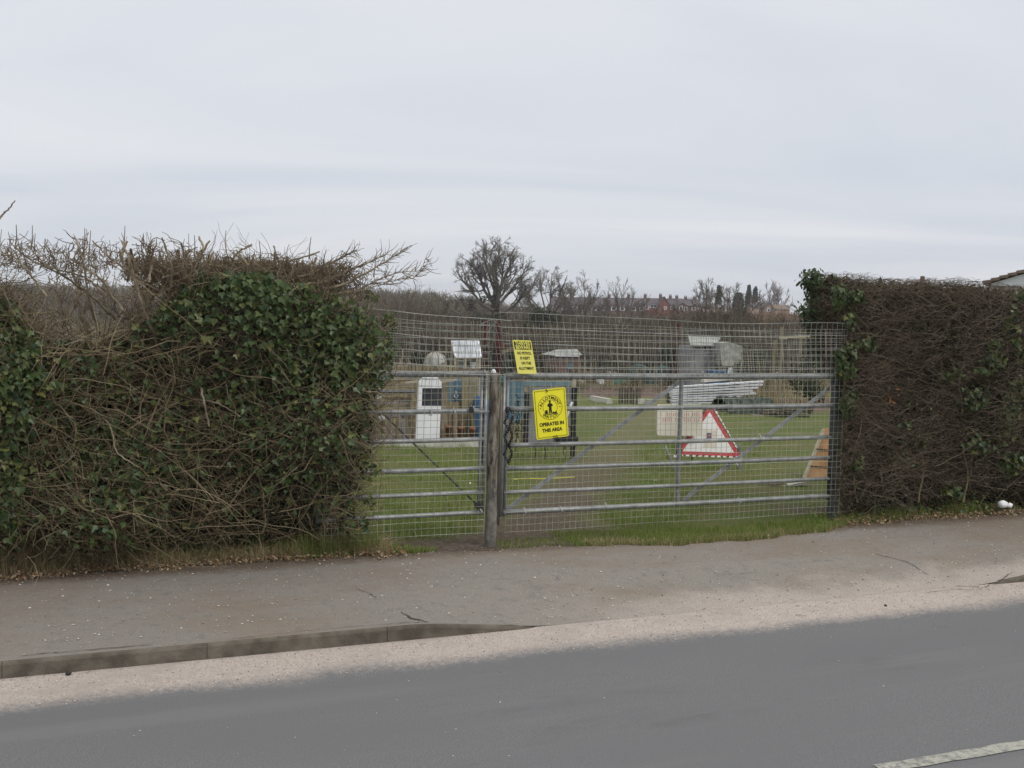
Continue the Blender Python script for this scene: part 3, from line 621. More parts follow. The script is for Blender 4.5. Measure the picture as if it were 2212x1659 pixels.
for sx_ in (-60, 60): p.text(m, '*', cx_+sx_, cy_+16, 26, bold=.03, off=.001)
# gardener with folded arms beside a trug and plants, as a silhouette
def blob(cx2, cy2, rx, ry, n=14): p.poly(m, [(cx2+rx*math.cos(6.283*i/n), cy2+ry*math.sin(6.283*i/n)) for i in range(n)], .001+.00002*(cx2 % 7))
blob(98, 82, 5.5, 6); p.poly(m, [(88, 79), (108, 79), (103, 76), (102, 70), (94, 70), (93, 76)], .0013)
p.poly(m, [(92, 87), (104, 87), (113, 93), (115, 104), (106, 108), (106, 122), (108, 147), (100, 147), (98, 126), (96, 147), (88, 147), (90, 122), (90, 108), (81, 104), (83, 93)], .0015)
p.poly(m, [(62, 148), (66, 134), (80, 134), (84, 148)], .001); blob(70, 131, 5, 4); blob(77, 130, 4, 5); p.poly(m, [(110, 149), (112, 138), (124, 144), (134, 136), (138, 149)], .001); p.poly(m, [(60, 150), (140, 150), (136, 154), (64, 154)], .0011)
p.text(m, 'OPERATES IN', 100, 222, 29, 152, bold=.045, off=.001); p.text(m, 'THIS AREA', 100, 259, 29, 126, bold=.045, off=.001)
m.build('lettering', 'blackink', t)
for (a, b) in ((80, 6), (108, 292), (122, 290)):
    P = p.P(a, b, .0); m = MB(); m.tube([P+[0, .04, .0], P+[0, -.010, .004], P+[.008, -.012, -.010], P+[.003, .03, -.016]], .0035, 5); m.build('cable_tie', 'black', t)
# tilted pale yellow sign
c4 = [at_y(*q_, y_s) for q_ in ((1106.8, 734.3), (1147, 735.5), (1159.5, 807.7), (1118.5, 807.3))]
p = Plate(*c4, 200, 350)
t = thing('thieves_sign', (c4[3]+c4[2])/2, 'leaning pale yellow THIEVES BEWARE sign above the top rail', 'sign')
m = MB(); p.slab(m, p.rr(0, 0, 200, 350, 14), .004); m.build('plate', 'yellow_pale', t)
m = MB(); p.poly(m, p.rr(10, 12, 190, 98, 8), .001); p.text(m, 'NO PETROL', 104, 148, 40, 150, .03, .001); p.text(m, 'IS KEPT', 104, 200, 40, 104, .03, .001); p.text(m, 'ON THIS', 108, 252, 40, 104, .03, .001); p.text(m, 'ALLOTMENT', 100, 306, 40, 160, .03, .001)
m.build('lettering', 'blackink', t)
m = MB(); p.text(m, 'THIEVES', 100, 50, 52, 160, .03, .002); p.text(m, 'BEWARE', 100, 91, 52, 156, .03, .002); m.build('heading', 'yellow_pale', t)
#PART3
# ================================================================ HEDGES
def rnd(n, a, b): return rng.uniform(a, b, n)
OUT = np.array([-.15, -.85, .35])
def hedge_leaves(mb, n, x0, x1, y0, y1, zf0, zf1, size, surf=.5, shape=IVY):
    x = rnd(n, x0, x1); u = rng.random(n); y = y0+(y1-y0)*np.where(rng.random(n) < surf, u**3, u); za = zf0(x); zb_ = zf1(x); z = za+(zb_-za)*rng.random(n)
    pos = np.stack([x, y, z], 1); nr = OUT+rng.normal(0, .55, (n, 3)); leaves(mb, pos, nr, size*rng.uniform(.55, 1.25, n), shape, .6)
def clump(mb, c, rad, n, size, shape=IVY, flat=.5, nrm=OUT):
    v = rng.normal(0, 1, (n, 3)); v = unit(v)*(rng.random((n, 1))**.4)*np.array(rad); nr = unit(v/np.array(rad))+np.array(nrm)*.8+rng.normal(0, .45, (n, 3))
    leaves(mb, np.array(c)+v, nr, size*rng.uniform(.6, 1.25, n), shape, .6)
def bump_y(x, z): return .09*np.sin(x*3.1+z*2.3)+.07*np.sin(x*7.3-z*4.1)+.05*np.sin(x*2-z*7+1)
# ---------------- left hedge: x < -0.9, front face near y = -0.2
toe = lambda z: .24*(1-smooth(0, .38, z))
H = thing('left_hedge', (-2.4, .35, 0), 'overgrown hawthorn hedge with ivy and cut twiggy top left of the gates', 'hedge')
LT = lambda x: np.interp(x, [-6, -3.35, -3.15, -2.95, -2.5, -2.3, -2.05, -1.6, -1.3, -1.12, -.98], [1.72, 1.72, 1.66, 1.38, 1.44, 1.66, 1.84, 1.83, 1.74, 1.66, 1.48])+.02*np.sin(x*17)
end_l = lambda z: np.interp(z, [0, .35, .8, 1.15, 1.35, 1.6, 1.8], [-1.10, -1.06, -1.01, -.97, -.90, -.96, -1.16])
# inner foliage filling the body, coloured dark for the shade inside the hedge
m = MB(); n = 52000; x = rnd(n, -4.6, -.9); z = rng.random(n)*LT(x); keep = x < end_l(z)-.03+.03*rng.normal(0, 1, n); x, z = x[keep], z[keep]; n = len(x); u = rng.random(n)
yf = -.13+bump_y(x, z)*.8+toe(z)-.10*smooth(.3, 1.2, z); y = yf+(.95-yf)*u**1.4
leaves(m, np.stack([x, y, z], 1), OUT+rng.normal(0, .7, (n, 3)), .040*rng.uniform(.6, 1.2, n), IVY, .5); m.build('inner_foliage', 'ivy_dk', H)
m = MB()
def surf_leaves(mb, regs, size, yo=0.):
    for (x0, x1, z0, z1, n) in regs:
        x = rng.normal((x0+x1)/2, (x1-x0)/3.3, n); z = rng.normal((z0+z1)/2, (z1-z0)/3.3, n); k = (x < end_l(z)+.03) & (z < LT(x)+.03) & (z > .06); x, z = x[k], z[k]; n = len(x)
        y = -.16+toe(z)+bump_y(x, z)*.8-.10*smooth(.3, 1.2, z)+yo-np.abs(rng.normal(0, .05, n)); leaves(mb, np.stack([x, y, z], 1), OUT+rng.normal(0, .5, (n, 3)), size*rng.choice([.5, .7, .85, 1., 1.25], n)*rng.uniform(.85, 1.1, n), IVY, .7)
def bylz(px0, px1, py0, py1, n):   # photo region -> hedge face region
    a = at_y(px0, py0, -.25); b = at_y(px1, py1, -.25); return (a[0], b[0], b[2], a[2], n)
surf_leaves(m, [bylz(0, 100, 640, 900, 620), bylz(0, 60, 900, 1150, 260), bylz(300, 470, 600, 720, 380), bylz(540, 850, 630, 850, 820), bylz(480, 600, 780, 960, 140), bylz(60, 420, 900, 1150, 560), bylz(200, 520, 760, 960, 160), bylz(480, 780, 860, 1100, 260), bylz(-300, 0, 600, 1100, 700), bylz(420, 560, 570, 660, 260), bylz(80, 300, 720, 900, 160), bylz(600, 790, 820, 1100, 110)], .042, -.035); m.build('ivy', 'ivy', H)
m = MB(); surf_leaves(m, [bylz(580, 840, 630, 790, 360), bylz(480, 640, 590, 690, 240), bylz(560, 660, 760, 850, 60), bylz(20, 80, 690, 880, 50), bylz(0, 40, 1080, 1160, 40)], .044, -.06); m.build('pale_ivy', 'ivy_lt', H)
# ivy straggling off the right end
m = MB()
for px, py, r_, n in ((842, 690, .05, 30), (836, 740, .07, 40), (828, 780, .06, 36), (850, 715, .03, 8), (815, 820, .05, 24), (800, 640, .04, 16), (806, 1010, .04, 14), (796, 1080, .05, 16), (790, 1130, .03, 10)): clump(m, at_y(px, py, rng.uniform(-.2, .2)), (r_, .12, r_*1.2), n, .040)
m.build('ivy', 'ivy', H)
# fine twigs through the whole body
m = MB(); n = 20000; x = -4.6+3.68*rng.random(n); z = .03+rng.random(n)*(LT(x)+.05); k = (x < end_l(z)+.02) & ((x < -1.9) | (rng.random(n) < .75)); x, z = x[k], z[k]; n = len(x)
y = -.20+toe(z)+bump_y(x, z)*.8-.10*smooth(.3, 1.2, z)+.75*rng.random(n)**2.6
d = np.stack([rng.normal(0, 1, n), rng.normal(-.25, .45, n), rng.normal(.25, .7, n)], 1)
P = walk(np.stack([x, y, z], 1), d, rng.uniform(.10, .42, n), 5, .33); P[:, :, 1] = np.maximum(P[:, :, 1], -.42+1.4*toe(P[:, :, 2])); P[:, :, 0] = np.minimum(P[:, :, 0], end_l(P[:, :, 2])+.10)
strands(m, P, rng.uniform(.0013, .0034, n), .0008); m.build('twigs', 'twig_l', H)
# thin side twigs at the right end reaching over the gate
m = MB(); n = 420; z = rng.uniform(.3, 1.15, n); st = np.stack([end_l(z)-.05, rnd(n, -.15, .5), z], 1)
P = walk(st, np.stack([rnd(n, .5, 1), rng.normal(-.1, .4, n), rng.normal(.0, .45, n)], 1), rng.uniform(.08, .22, n), 6, .3, (0, 0, .03)); strands(m, P, rng.uniform(.001, .0022, n), .0005)
for (a, b), zz2 in (((770, 990), 0), ((765, 1060), 0), ((775, 930), 0)):
    st = np.repeat([at_y(a, b, -.1)], 14, 0)+rng.normal(0, .03, (14, 3)); P = walk(st, np.stack([rnd(14, .6, 1), rng.normal(0, .2, 14), rng.normal(.2, .5, 14)], 1), rng.uniform(.15, .45, 14), 8, .25); strands(m, P, .002, .0006)
m.build('side_twigs', 'twig_r', H)
# longer arching stems and brambles in front of the face
m = MB(); n = 230; x = rnd(n, -4.3, -1.0); z = rng.uniform(.05, 1.45, n); w = rng.random(n) < smooth(-1.0, -2.2, x)*.6+.4; x, z = x[w], z[w]; n = len(x)
st = np.stack([x, -.20-.08*rng.random(n)+bump_y(x, z)*.6-.08*smooth(.3, 1.2, z), z], 1); d = np.stack([rng.normal(0, 1, n), rng.normal(-.05, .12, n), rng.normal(.3, .8, n)], 1)
P = walk(st, d, rng.uniform(.3, .95, n), 9, .16, (0, 0, -.06)); P[:, :, 1] = np.clip(P[:, :, 1]+toe(P[:, :, 2])*.8, -.46, .25); P[:, :, 2] = np.maximum(P[:, :, 2], .02); P[:, :, 0] = np.minimum(P[:, :, 0], end_l(P[:, :, 2])+.05)
strands(m, P, rng.uniform(.0018, .004, n), .001, 4)
# fan of dead stems low in the middle
for c_, k_ in (((470, 1085), 9), ((380, 1070), 6), ((240, 1120), 6), ((300, 920), 5)):
    st = np.repeat([at_y(*c_, -.36)], k_, 0)+rng.normal(0, .03, (k_, 3)); P = walk(st, np.stack([rng.normal(0, 1, k_), rnd(k_, -.1, .15), rng.normal(.3, .7, k_)], 1), rng.uniform(.2, .55, k_), 8, .10, (0, 0, -.05)); P[:, :, 2] = np.maximum(P[:, :, 2], .02); P[:, :, 1] += toe(P[:, :, 2])*.6; strands(m, P, .0024, .0009, 4)
m.build('bramble_stems', 'bramble', H)
# thick pale hawthorn limbs, drawn where the photograph shows them
m = MB()
def limb(pts, r0_, r1_, y=-.30, jit=.012):
    nn_ = len(pts); P = np.array([at_y(a, b, y+jit*3*rng.normal()+(.32*max(0, 1-2.2*i/(nn_-1)) if pts[0][1] > 640 else 0)) for i, (a, b) in enumerate(pts)]); tt = np.linspace(0, len(P)-1, len(P)*5); Q = np.stack([np.interp(tt, range(len(P)), P[:, i]) for i in range(3)], 1)
    ker = np.array([.25, .5, .25]); 
    for _ in range(3): Q[1:-1] = .25*Q[:-2]+.5*Q[1:-1]+.25*Q[2:]
    Q += rng.normal(0, .0022, Q.shape); rr_ = np.linspace(r0_, r1_, len(Q))*(1+.18*np.sin(np.arange(len(Q))*1.9+pts[0][0])); m.tube(Q, rr_, 7); return Q
LIMBS = [
 ([(345, 740), (300, 705), (255, 660), (220, 600), (150, 560)], .011, .005), ([(345, 800), (340, 740), (300, 640), (280, 560), (262, 520)], .012, .005),
 ([(250, 690), (200, 640), (130, 590), (60, 560), (20, 520)], .009, .004), ([(215, 720), (190, 640), (180, 560), (160, 510)], .008, .004), ([(430, 790), (425, 690), (412, 620), (424, 570), (452, 520)], .010, .006),
 ([(440, 760), (432, 650), (425, 585)], .008, .006), ([(420, 590), (428, 556), (440, 535), (430, 512)], .011, .006), ([(470, 650), (480, 600), (500, 560), (520, 540), (545, 528)], .009, .005),
 ([(560, 700), (540, 640), (560, 590), (600, 572), (640, 560), (690, 545)], .010, .005), ([(620, 640), (650, 615), (700, 610), (750, 585), (790, 570), (835, 548)], .012, .004),
 ([(700, 625), (750, 612), (800, 585), (840, 560), (876, 540)], .009, .003), ([(690, 650), (740, 640), (790, 618), (850, 590), (905, 585)], .006, .002), ([(640, 600), (680, 590), (730, 560), (770, 540)], .010, .005),
 ([(505, 690), (520, 610), (530, 575), (512, 540)], .009, .005), ([(570, 640), (575, 585), (600, 555), (590, 530)], .009, .005), ([(320, 610), (330, 570), (318, 540), (330, 520)], .008, .005), ([(370, 620), (372, 575), (360, 540), (350, 515)], .009, .005), ([(350, 600), (390, 590), (400, 560), (392, 525)], .007, .005),
 ([(0, 690), (60, 700), (120, 740), (150, 800)], .006, .003), ([(0, 860), (60, 850), (110, 880), (160, 905)], .006, .003), ([(100, 640), (70, 600), (40, 560), (10, 545)], .007, .004), ([(230, 640), (190, 600), (100, 575), (60, 530)], .007, .003), ([(300, 600), (240, 560), (200, 520)], .007, .004),
 ([(730, 640), (800, 622), (850, 606), (900, 600), (920, 560)], .004, .0016), ([(0, 470), (18, 452), (32, 434)], .006, .003), ([(-90, 700), (-60, 580), (-20, 500), (0, 470)], .009, .006),
 ([(430, 800), (436, 850), (450, 920)], .008, .006), ([(560, 860), (620, 900), (700, 940)], .005, .003), ([(380, 880), (420, 860), (470, 870), (520, 900)], .006, .003), ([(200, 880), (240, 920), (250, 980), (300, 1010)], .006, .003)]
joints = []
for pts, a, b in LIMBS: joints.append(limb(pts, a, b, -.22 if pts[0][1] < 720 else -.34))
# more limbs at random through the open left part
n = 85; x = rnd(n, -4.2, -2.35); st = np.stack([x, rnd(n, -.2, .6), rnd(n, .9, 1.5)], 1); P = walk(st, np.stack([rng.normal(0, .5, n), rng.normal(0, .2, n), rnd(n, .5, 1.)], 1), rng.uniform(.3, .75, n), 9, .22); P[:, :, 2] = np.minimum(P[:, :, 2], 2.0); strands(m, P, rng.uniform(.004, .008, n), .0025, 5)
n = 90; x = rnd(n, -2.4, -1.15); st = np.stack([x, rnd(n, -.2, .7), rnd(n, 1.55, 1.75)], 1); P2 = walk(st, np.stack([rng.normal(0, .5, n), rng.normal(0, .3, n), rnd(n, .5, 1.)], 1), rng.uniform(.16, .34, n), 7, .25); P2[:, :, 2] = np.minimum(P2[:, :, 2], 2.0); strands(m, P2, rng.uniform(.005, .009, n), .004, 5)
m.build('limbs', 'twig_pale', H)
# trimmed twiggy top
m = MB()
base = np.concatenate([P[:, 3:].reshape(-1, 3), P2[:, 3:].reshape(-1, 3)]+[j[len(j)//3:] for j in joints[:25]]); base = base[base[:, 2] > 1.5]
n = 5200; i = rng.integers(0, len(base), n); st = base[i]+rng.normal(0, .012, (n, 3))
topz = lambda x: np.interp(x, [-5, -3.3, -2.6, -2.3, -1.5, -1.2, -.9], [2.07, 2.06, 2.07, 2.03, 2.00, 1.97, 1.85])+.03*np.sin(x*31)+.02*np.sin(x*57)
Q = walk(st, np.stack([rng.normal(0, .55, n), rng.normal(0, .4, n), rng.normal(.6, .6, n)], 1), rng.uniform(.04, .2, n), 4, .38, (0, 0, .12)); 
ok = (Q[:, :, 2].max(1) < topz(Q[:, 0, 0])+.02*rng.normal(0, 1, n)) & ((Q[:, 0, 0] > -2.5) | (rng.random(n) < .5)); Q = Q[ok]; strands(m, Q, rng.uniform(.0016, .0034, len(Q)), rng.uniform(.0008, .0020, len(Q)), 4)
# dense brush-like knobs along the clipped line
n = 4200; kx = np.concatenate([rng.normal(c, .035, 70) for c in np.linspace(-2.5, -1.12, 30)]+[rng.normal(c, .05, 24) for c in np.linspace(-4.0, -2.6, 20)]); n = len(kx)
st = np.stack([kx, rnd(n, -.22, .55), np.where(kx > -2.55, rnd(n, 1.80, 1.93), rnd(n, 1.84, 1.98))], 1); Q = walk(st, np.stack([rng.normal(0, .6, n), rng.normal(0, .4, n), rnd(n, .2, 1.)], 1), rng.uniform(.04, .13, n), 4, .42); ok = Q[:, :, 2].max(1) < topz(Q[:, 0, 0])+.015; Q = Q[ok]; strands(m, Q, rng.uniform(.0018, .0040, len(Q)), .0014, 4)
st = Q[::2, rng.integers(1, 5)]; n = len(st); Q2 = walk(st, rng.normal(0, 1, (n, 3))+[0, 0, .3], rng.uniform(.02, .06, n), 3, .4); strands(m, Q2, .0016, .0010, 3)
n = 120; kx = rnd(n, -2.55, -1.15); st = np.stack([kx, rnd(n, -.22, .5), rnd(n, 1.80, 1.92)], 1); Q = walk(st, np.stack([rng.normal(0, .25, n), rng.normal(0, .2, n), np.ones(n)], 1), rng.uniform(.07, .14, n), 4, .2); Q = Q[Q[:, :, 2].max(1) < topz(Q[:, 0, 0])+.02]; strands(m, Q, .0085, .007, 6)
# a few tall shoots above the line
for px, py in ((420, 508), (488, 498), (672, 512), (270, 488), (70, 487), (35, 485), (183, 492), (196, 498), (310, 505), (560, 520), (705, 538), (740, 540), (812, 552)):
    P_ = at_y(px, py, -.2); q_ = P_-[rng.normal(0, .01), 0, .14]; m.tube([q_, (q_+P_)/2+rng.normal(0, .004, 3), P_], [.004, .003, .002], 5)
# twigs on the long side shoots
for j in (joints[9], joints[10], joints[11], joints[12], joints[23]):
    n = 46; i = rng.integers(len(j)//3, len(j), n); Q = walk(j[i], np.stack([rnd(n, .2, 1), rng.normal(0, .3, n), rng.normal(.35, .5, n)], 1), rng.uniform(.03, .14, n), 4, .2); strands(m, Q, .0024, .0010, 4)
m.build('cut_top', 'twig_top', H)
def back(x, y, z): return x+np.clip(y+.02, 0, 1)*.95*(1-smooth(1.15, 1.45, z))*(1-smooth(3.5, 4.2, x))
# ---------------- right hedge: x > 2.95
G = thing('right_hedge', (4.2, .4, 0), 'clipped dark brown twiggy hedge with flat top right of the wide gate', 'hedge')
RT = lambda x: 1.995+.02*np.sin(x*5)+.012*np.sin(x*19)-.012*(x-3)
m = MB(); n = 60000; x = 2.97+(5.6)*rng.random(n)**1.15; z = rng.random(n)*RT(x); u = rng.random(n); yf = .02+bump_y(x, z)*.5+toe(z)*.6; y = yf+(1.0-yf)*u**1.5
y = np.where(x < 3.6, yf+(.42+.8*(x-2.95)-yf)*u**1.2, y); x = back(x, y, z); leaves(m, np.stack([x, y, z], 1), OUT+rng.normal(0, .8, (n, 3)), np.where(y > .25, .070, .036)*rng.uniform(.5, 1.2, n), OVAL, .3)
MT['inner_brown'] = leafmat('inner_shade_leaves', [(.022,.016,.009),(.034,.026,.014),(.020,.030,.010),(.028,.018,.011)], .8, .1); m.build('inner_foliage', 'inner_brown', G)  # brown leaf colours darkened to paint in the hedge's inner shade
m = MB(); n = 30000; x = 2.93+(5.2)*rng.random(n)**1.2; z = .1+rng.random(n)*(RT(x)-.1); y = -.04+toe(z)*.6+bump_y(x, z)*.5+np.minimum(.7, .38+.8*(x-2.93))*rng.random(n)**2.2
sw = rng.choice([-1, 1], n, p=[.4, .6]); d = np.stack([sw*rnd(n, .3, 1.), rng.normal(-.2, .35, n), rng.normal(.12, .42, n)], 1)
P = walk(np.stack([x, y, z], 1), d, rng.uniform(.10, .40, n), 5, .27); P[:, :, 1] = np.maximum(P[:, :, 1], -.16); P[:, :, 0] = back(np.maximum(P[:, :, 0], 2.86), P[:, :, 1], P[:, :, 2]); P[:, :, 2] = np.minimum(P[:, :, 2], RT(P[:, :, 0])+.03)
strands(m, P, rng.uniform(.0012, .0026, n), .0007)
n = 7000; x = rnd(n, 2.95, 7.8); st = np.stack([x, np.minimum(rnd(n, -.05, .95), .35+.8*(x-2.95)), RT(x)-rnd(n, .02, .14)], 1); P = walk(st, np.stack([rng.normal(.2, .8, n), rng.normal(0, .4, n), rnd(n, .0, .7)], 1), rng.uniform(.06, .22, n), 4, .3); P[:, :, 2] = np.minimum(P[:, :, 2], RT(P[:, :, 0])+.035+.02*rng.random((n, 1))); strands(m, P, rng.uniform(.0014, .0026, n), .0008)
# end face
n = 4200; z = rnd(n, .1, 1.85); st = np.stack([rnd(n, 2.93, 3.05), rnd(n, .0, .38), z], 1); P = walk(st, np.stack([rng.normal(-.3, .5, n), rng.normal(0, .7, n), rng.normal(.1, .5, n)], 1), rng.uniform(.08, .22, n), 4, .3); P[:, :, 1] = np.minimum(P[:, :, 1], .45); P[:, :, 0] = back(np.maximum(P[:, :, 0], 2.87), P[:, :, 1], P[:, :, 2]); strands(m, P, rng.uniform(.0012, .0024, n), .0007)
n = 130; x = 3.0+4.4*rng.random(n)**1.2; z = rng.uniform(.1, 1.9, n); P = walk(np.stack([x, -.08-.05*rng.random(n), z], 1), np.stack([rng.normal(0, 1, n), rng.normal(0, .1, n), rng.normal(.1, .5, n)], 1), rng.uniform(.25, .7, n), 8, .20); P[:, :, 1] = np.clip(P[:, :, 1], -.2, 0); P[:, :, 0] = np.maximum(P[:, :, 0], 2.86); P[:, :, 2] = np.clip(P[:, :, 2], .03, 1.98); strands(m, P, rng.uniform(.0016, .003, n), .001, 4); m.build('twigs', 'twig_r', G)
for px in (1850, 1990, 2085):   # upright stems low down
    Q = np.array([at_y(px+6*math.sin(k_+px), 1085-k_*22, .0) for k_ in range(7)]); m = MB(); m.tube(Q, np.linspace(.009, .004, 7), 6); m.build('stem', 'twig_l', G)
pass
m = MB()
for px, py, rx, rz, n in ((1828, 780, .10, .16, 150), (1870, 740, .12, .06, 60), (1835, 870, .07, .16, 110), (1835, 690, .05, .10, 40), (2145, 780, .16, .10, 110), (2190, 720, .10, .12, 60), (2060, 810, .16, .05, 50), (2190, 860, .10, .2, 90), (2120, 960, .2, .1, 70), (2190, 1000, .15, .12, 80), (2060, 1060, .12, .06, 50), (1850, 1000, .06, .12, 36), (2200, 640, .08, .06, 40), (2330, 800, .4, .5, 500), (1812, 640, .05, .12, 90), (1850, 640, .08, .06, 60), (2100, 860, .2, .12, 90), (1960, 960, .2, .2, 60), (2180, 900, .12, .25, 110)):
    clump(m, at_y(px, py, -.05), (rx, .06, rz), n, .045)
m.build('ivy', 'ivy', G)
m = MB()
for px, py, rx, rz, n in ((1835, 790, .07, .13, 34), (1875, 745, .08, .03, 14), (2150, 745, .09, .06, 26), (2185, 690, .06, .1, 16), (2200, 760, .05, .15, 14), (2130, 800, .1, .04, 12), (1825, 880, .05, .1, 16)): clump(m, at_y(px, py, -.11), (rx, .03, rz), n, .047)
m.build('pale_ivy', 'ivy_lt', G)
m = MB(); clump(m, at_y(1932, 855, -.12), (.05, .02, .06), 8, .034, OVAL); m.build('orange_leaves', leafmat('orange_leaves', [(.40,.17,.05),(.30,.12,.05),(.20,.09,.04)], .7, .2), G)
m = MB(); n = 1500; x = 2.98+4.6*rng.random(n)**1.1; z = rng.uniform(.1, 1.93, n); k = np.sin(x*4.1+z*3)*np.sin(z*5.3-x*1.7)+.35*rng.normal(0, 1, n) > .25; x, z = x[k], z[k]; n = len(x)
leaves(m, np.stack([x, -.05+bump_y(x, z)*.5-.04*rng.random(n)+toe(z)*.6, z], 1), OUT+rng.normal(0, .6, (n, 3)), .030*rng.uniform(.5, 1.3, n), OVAL, .5); m.build('green_leaves', 'ivy', G)
# holly standing at the back corner of the right hedge
K = thing('holly_bush', at_y(1768, 690, .45)*[1, 1, 0], 'dark green holly rising above the back corner of the right hedge', 'shrub')
m = MB()
for (px, py, rx, rz, n) in ((1752, 610, .07, .10, 90), (1770, 640, .13, .16, 260), (1795, 640, .10, .18, 200), (1760, 690, .12, .12, 180), (1790, 710, .10, .14, 200), (1768, 660, .16, .2, 300), (1740, 600, .03, .06, 14), (1745, 590, .025, .05, 14), (1757, 588, .02, .05, 12), (1728, 668, .025, .035, 14), (1722, 655, .012, .03, 6), (1785, 605, .05, .05, 40)):
    clump(m, at_y(px+4, py, .42), (rx*.8, .16, rz), int(n*1.9), .046, OVAL)
MT['holly'] = leafmat('holly_leaves', [(.030,.052,.022),(.055,.085,.035),(.085,.12,.05),(.035,.05,.03)], .32, .15); m.build('foliage', 'holly', K); m = MB(); m.tube([at_y(1806, 1060, .4), at_y(1802, 850, .4), at_y(1772, 600, .4)], [.03, .022, .005], 8)
n = 16; st = np.repeat([at_y(1772, 700, .42)], n, 0)+rng.normal(0, .08, (n, 3)); P = walk(st, np.stack([rng.normal(-.2, .5, n), rng.normal(0, .3, n), rnd(n, .2, 1)], 1), rnd(n, .15, .4), 5, .2); P[:, :, 2] = np.minimum(P[:, :, 2], 2.02); strands(m, P, .004, .001, 4)
m.build('trunk', 'bark', K)
# ================================================================ VERGES
gr = MB()
def strip(n, x0, x1, f, hgt, lean=.4, w=.0022):
    x = rnd(n, x0, x1); y = f(x, rng.random(n)); z = terr(x, y)-.004; blades(gr, np.stack([x, y, z], 1), hgt*rng.uniform(.4, 1.3, n), lean, w)
# lawn behind the gate, shorter with distance from the lens
n = 60000; u = rng.random(n); y = .25+9*u**1.3; x = rng.uniform(-1.6, 1.0, n)+y*rng.uniform(-.1, 1.05, n)+.8*rng.random(n)
trk = TA[0]+KT*(y-TA[1]); k = (rng.random(n) < smooth(.25, 1.2, np.abs(x-trk)+.25*rng.normal(0, 1, n)+y*.03)) & ~((y < .8) & (x < 1.2)); x, y = x[k], y[k]; blades(gr, np.stack([x, y, terr(x, y)-.004], 1), .035*rng.uniform(.5, 1.5, len(x)), .5, .0022)
for i in range(420):
    yy_ = .5+9*rng.random()**1.3; xx_ = rng.uniform(-1.6, 1.5)+yy_*rng.uniform(-.1, .95); k_ = 34; 
    if abs(xx_-TA[0]-KT*(yy_-TA[1])) < .5: continue
    px_ = xx_+rng.normal(0, .05, k_); py_ = yy_+rng.normal(0, .05, k_); blades(gr, np.stack([px_, py_, terr(px_, py_)-.004], 1), .075*rng.uniform(.5, 1.4, k_), .5, .0028)
strip(9000, 1.0, 3.1, lambda x, u: rear(x)+.01+.5*u**1.5, .045); strip(4500, .5, 1.6, lambda x, u: rear(x)+.01+.6*u**1.3, .035); strip(3500, 2.3, 3.6, lambda x, u: rear(x)-.0+.35*u, .07)
strip(1100, -.05, .7, lambda x, u: rear(x)+.0+.35*u**1.3, .028); strip(700, -.95, -.2, lambda x, u: .35+.5*u, .03)
n = 5200; x = -1.55+1.05*rng.random(n)**1.35; y = rear(x)+.02+.03*rng.normal(0, 1, n)+(.32*rng.random(n))*np.clip((-.5-x)/.5, .06, 1); k = rng.random(n) < .25+1.6*np.clip(-.5-x, 0, 1); x, y = x[k], np.maximum(y[k], rear(x[k])); blades(gr, np.stack([x, y, terr(x, y)-.004], 1), (.035+.11*np.clip(-.6-x, 0, .5))*rng.uniform(.5, 1.5, len(x)), .5, .0026)
strip(2600, -1.45, -.9, lambda x, u: -.08+.22*u, .15, .5, .003); strip(2200, -3.2, -1.9, lambda x, u: rear(x)+.03+.18*u, .10, .6, .003)
strip(1500, -2.6, -1.3, lambda x, u: rear(x)+.02+.3*u, .10); strip(900, -4.4, -2.6, lambda x, u: rear(x)+.02+.2*u, .08); strip(2800, 3.1, 8, lambda x, u: rear(x)+.02+.34*u, .07); strip(500, 3.3, 3.9, lambda x, u: -.02+.15*u, .12); strip(300, 4.1, 4.5, lambda x, u: -.02+.15*u, .14)
tag(gr.build('grass', 'grass', None), kind='stuff')
gr = MB(); strip(6500, -2.3, -.85, lambda x, u: rear(x)-.02+.26*u**1.3, .11, .9, .0018); strip(5200, -4.4, -2.2, lambda x, u: rear(x)-.02+.28*u**1.3, .13, .9, .0022); strip(1300, -3.6, -2.5, lambda x, u: -.05+.2*u, .34, .7, .0022); strip(3600, .6, 3.2, lambda x, u: rear(x)-.01+.16*u, .045, .9, .002); strip(1200, 3., 8, lambda x, u: rear(x)+.0+.25*u, .05, .9, .002)
strip(350, -1.5, -.8, lambda x, u: -.05+.2*u, .16, .5, .0022)
tag(gr.build('dry_grass', 'straw', None), kind='stuff')
# low weeds: small rosettes and nettles in patches
m = MB()
for (x0, x1, n, s_) in ((-3.1, -1.6, 3600, .028), (-4.4, -3.0, 1300, .028), (-1.7, -.95, 500, .022), (2.55, 3.3, 420, .026), (3.9, 8, 1500, .026), (3.3, 3.9, 150, .022)):
    x = rnd(n, x0, x1); pc = .5+.5*np.sin(x*9+1)*np.sin(x*3.7); k = rng.random(n) < .25+pc; x = x[k]; n2 = len(x); y = rear(x)+.03+.34*rng.random(n2)**.8; z = .01+.20*rng.random(n2)**1.3*np.clip((y-rear(x))*5, .1, 1); leaves(m, np.stack([x, y, z], 1), np.stack([rng.normal(0, .5, n2), rng.normal(-.4, .4, n2), np.full(n2, .9)], 1), s_*rng.uniform(.5, 1.4, n2), OVAL)
tag(m.build('verge_weeds', 'weed', None), kind='stuff')
m = MB(); n = 420; x = np.concatenate([rnd(230, -4.2, -2.6), rnd(190, 3.2, 8)]); y = rear(x)+.02+.22*rng.random(n); leaves(m, np.stack([x, y, .02+.07*rng.random(n)], 1), np.stack([rng.normal(0, .4, n), rng.normal(-.6, .4, n), np.full(n, .8)], 1), .04*rng.uniform(.6, 1.2, n)); tag(m.build('ground_ivy', 'ivy', None), kind='stuff')
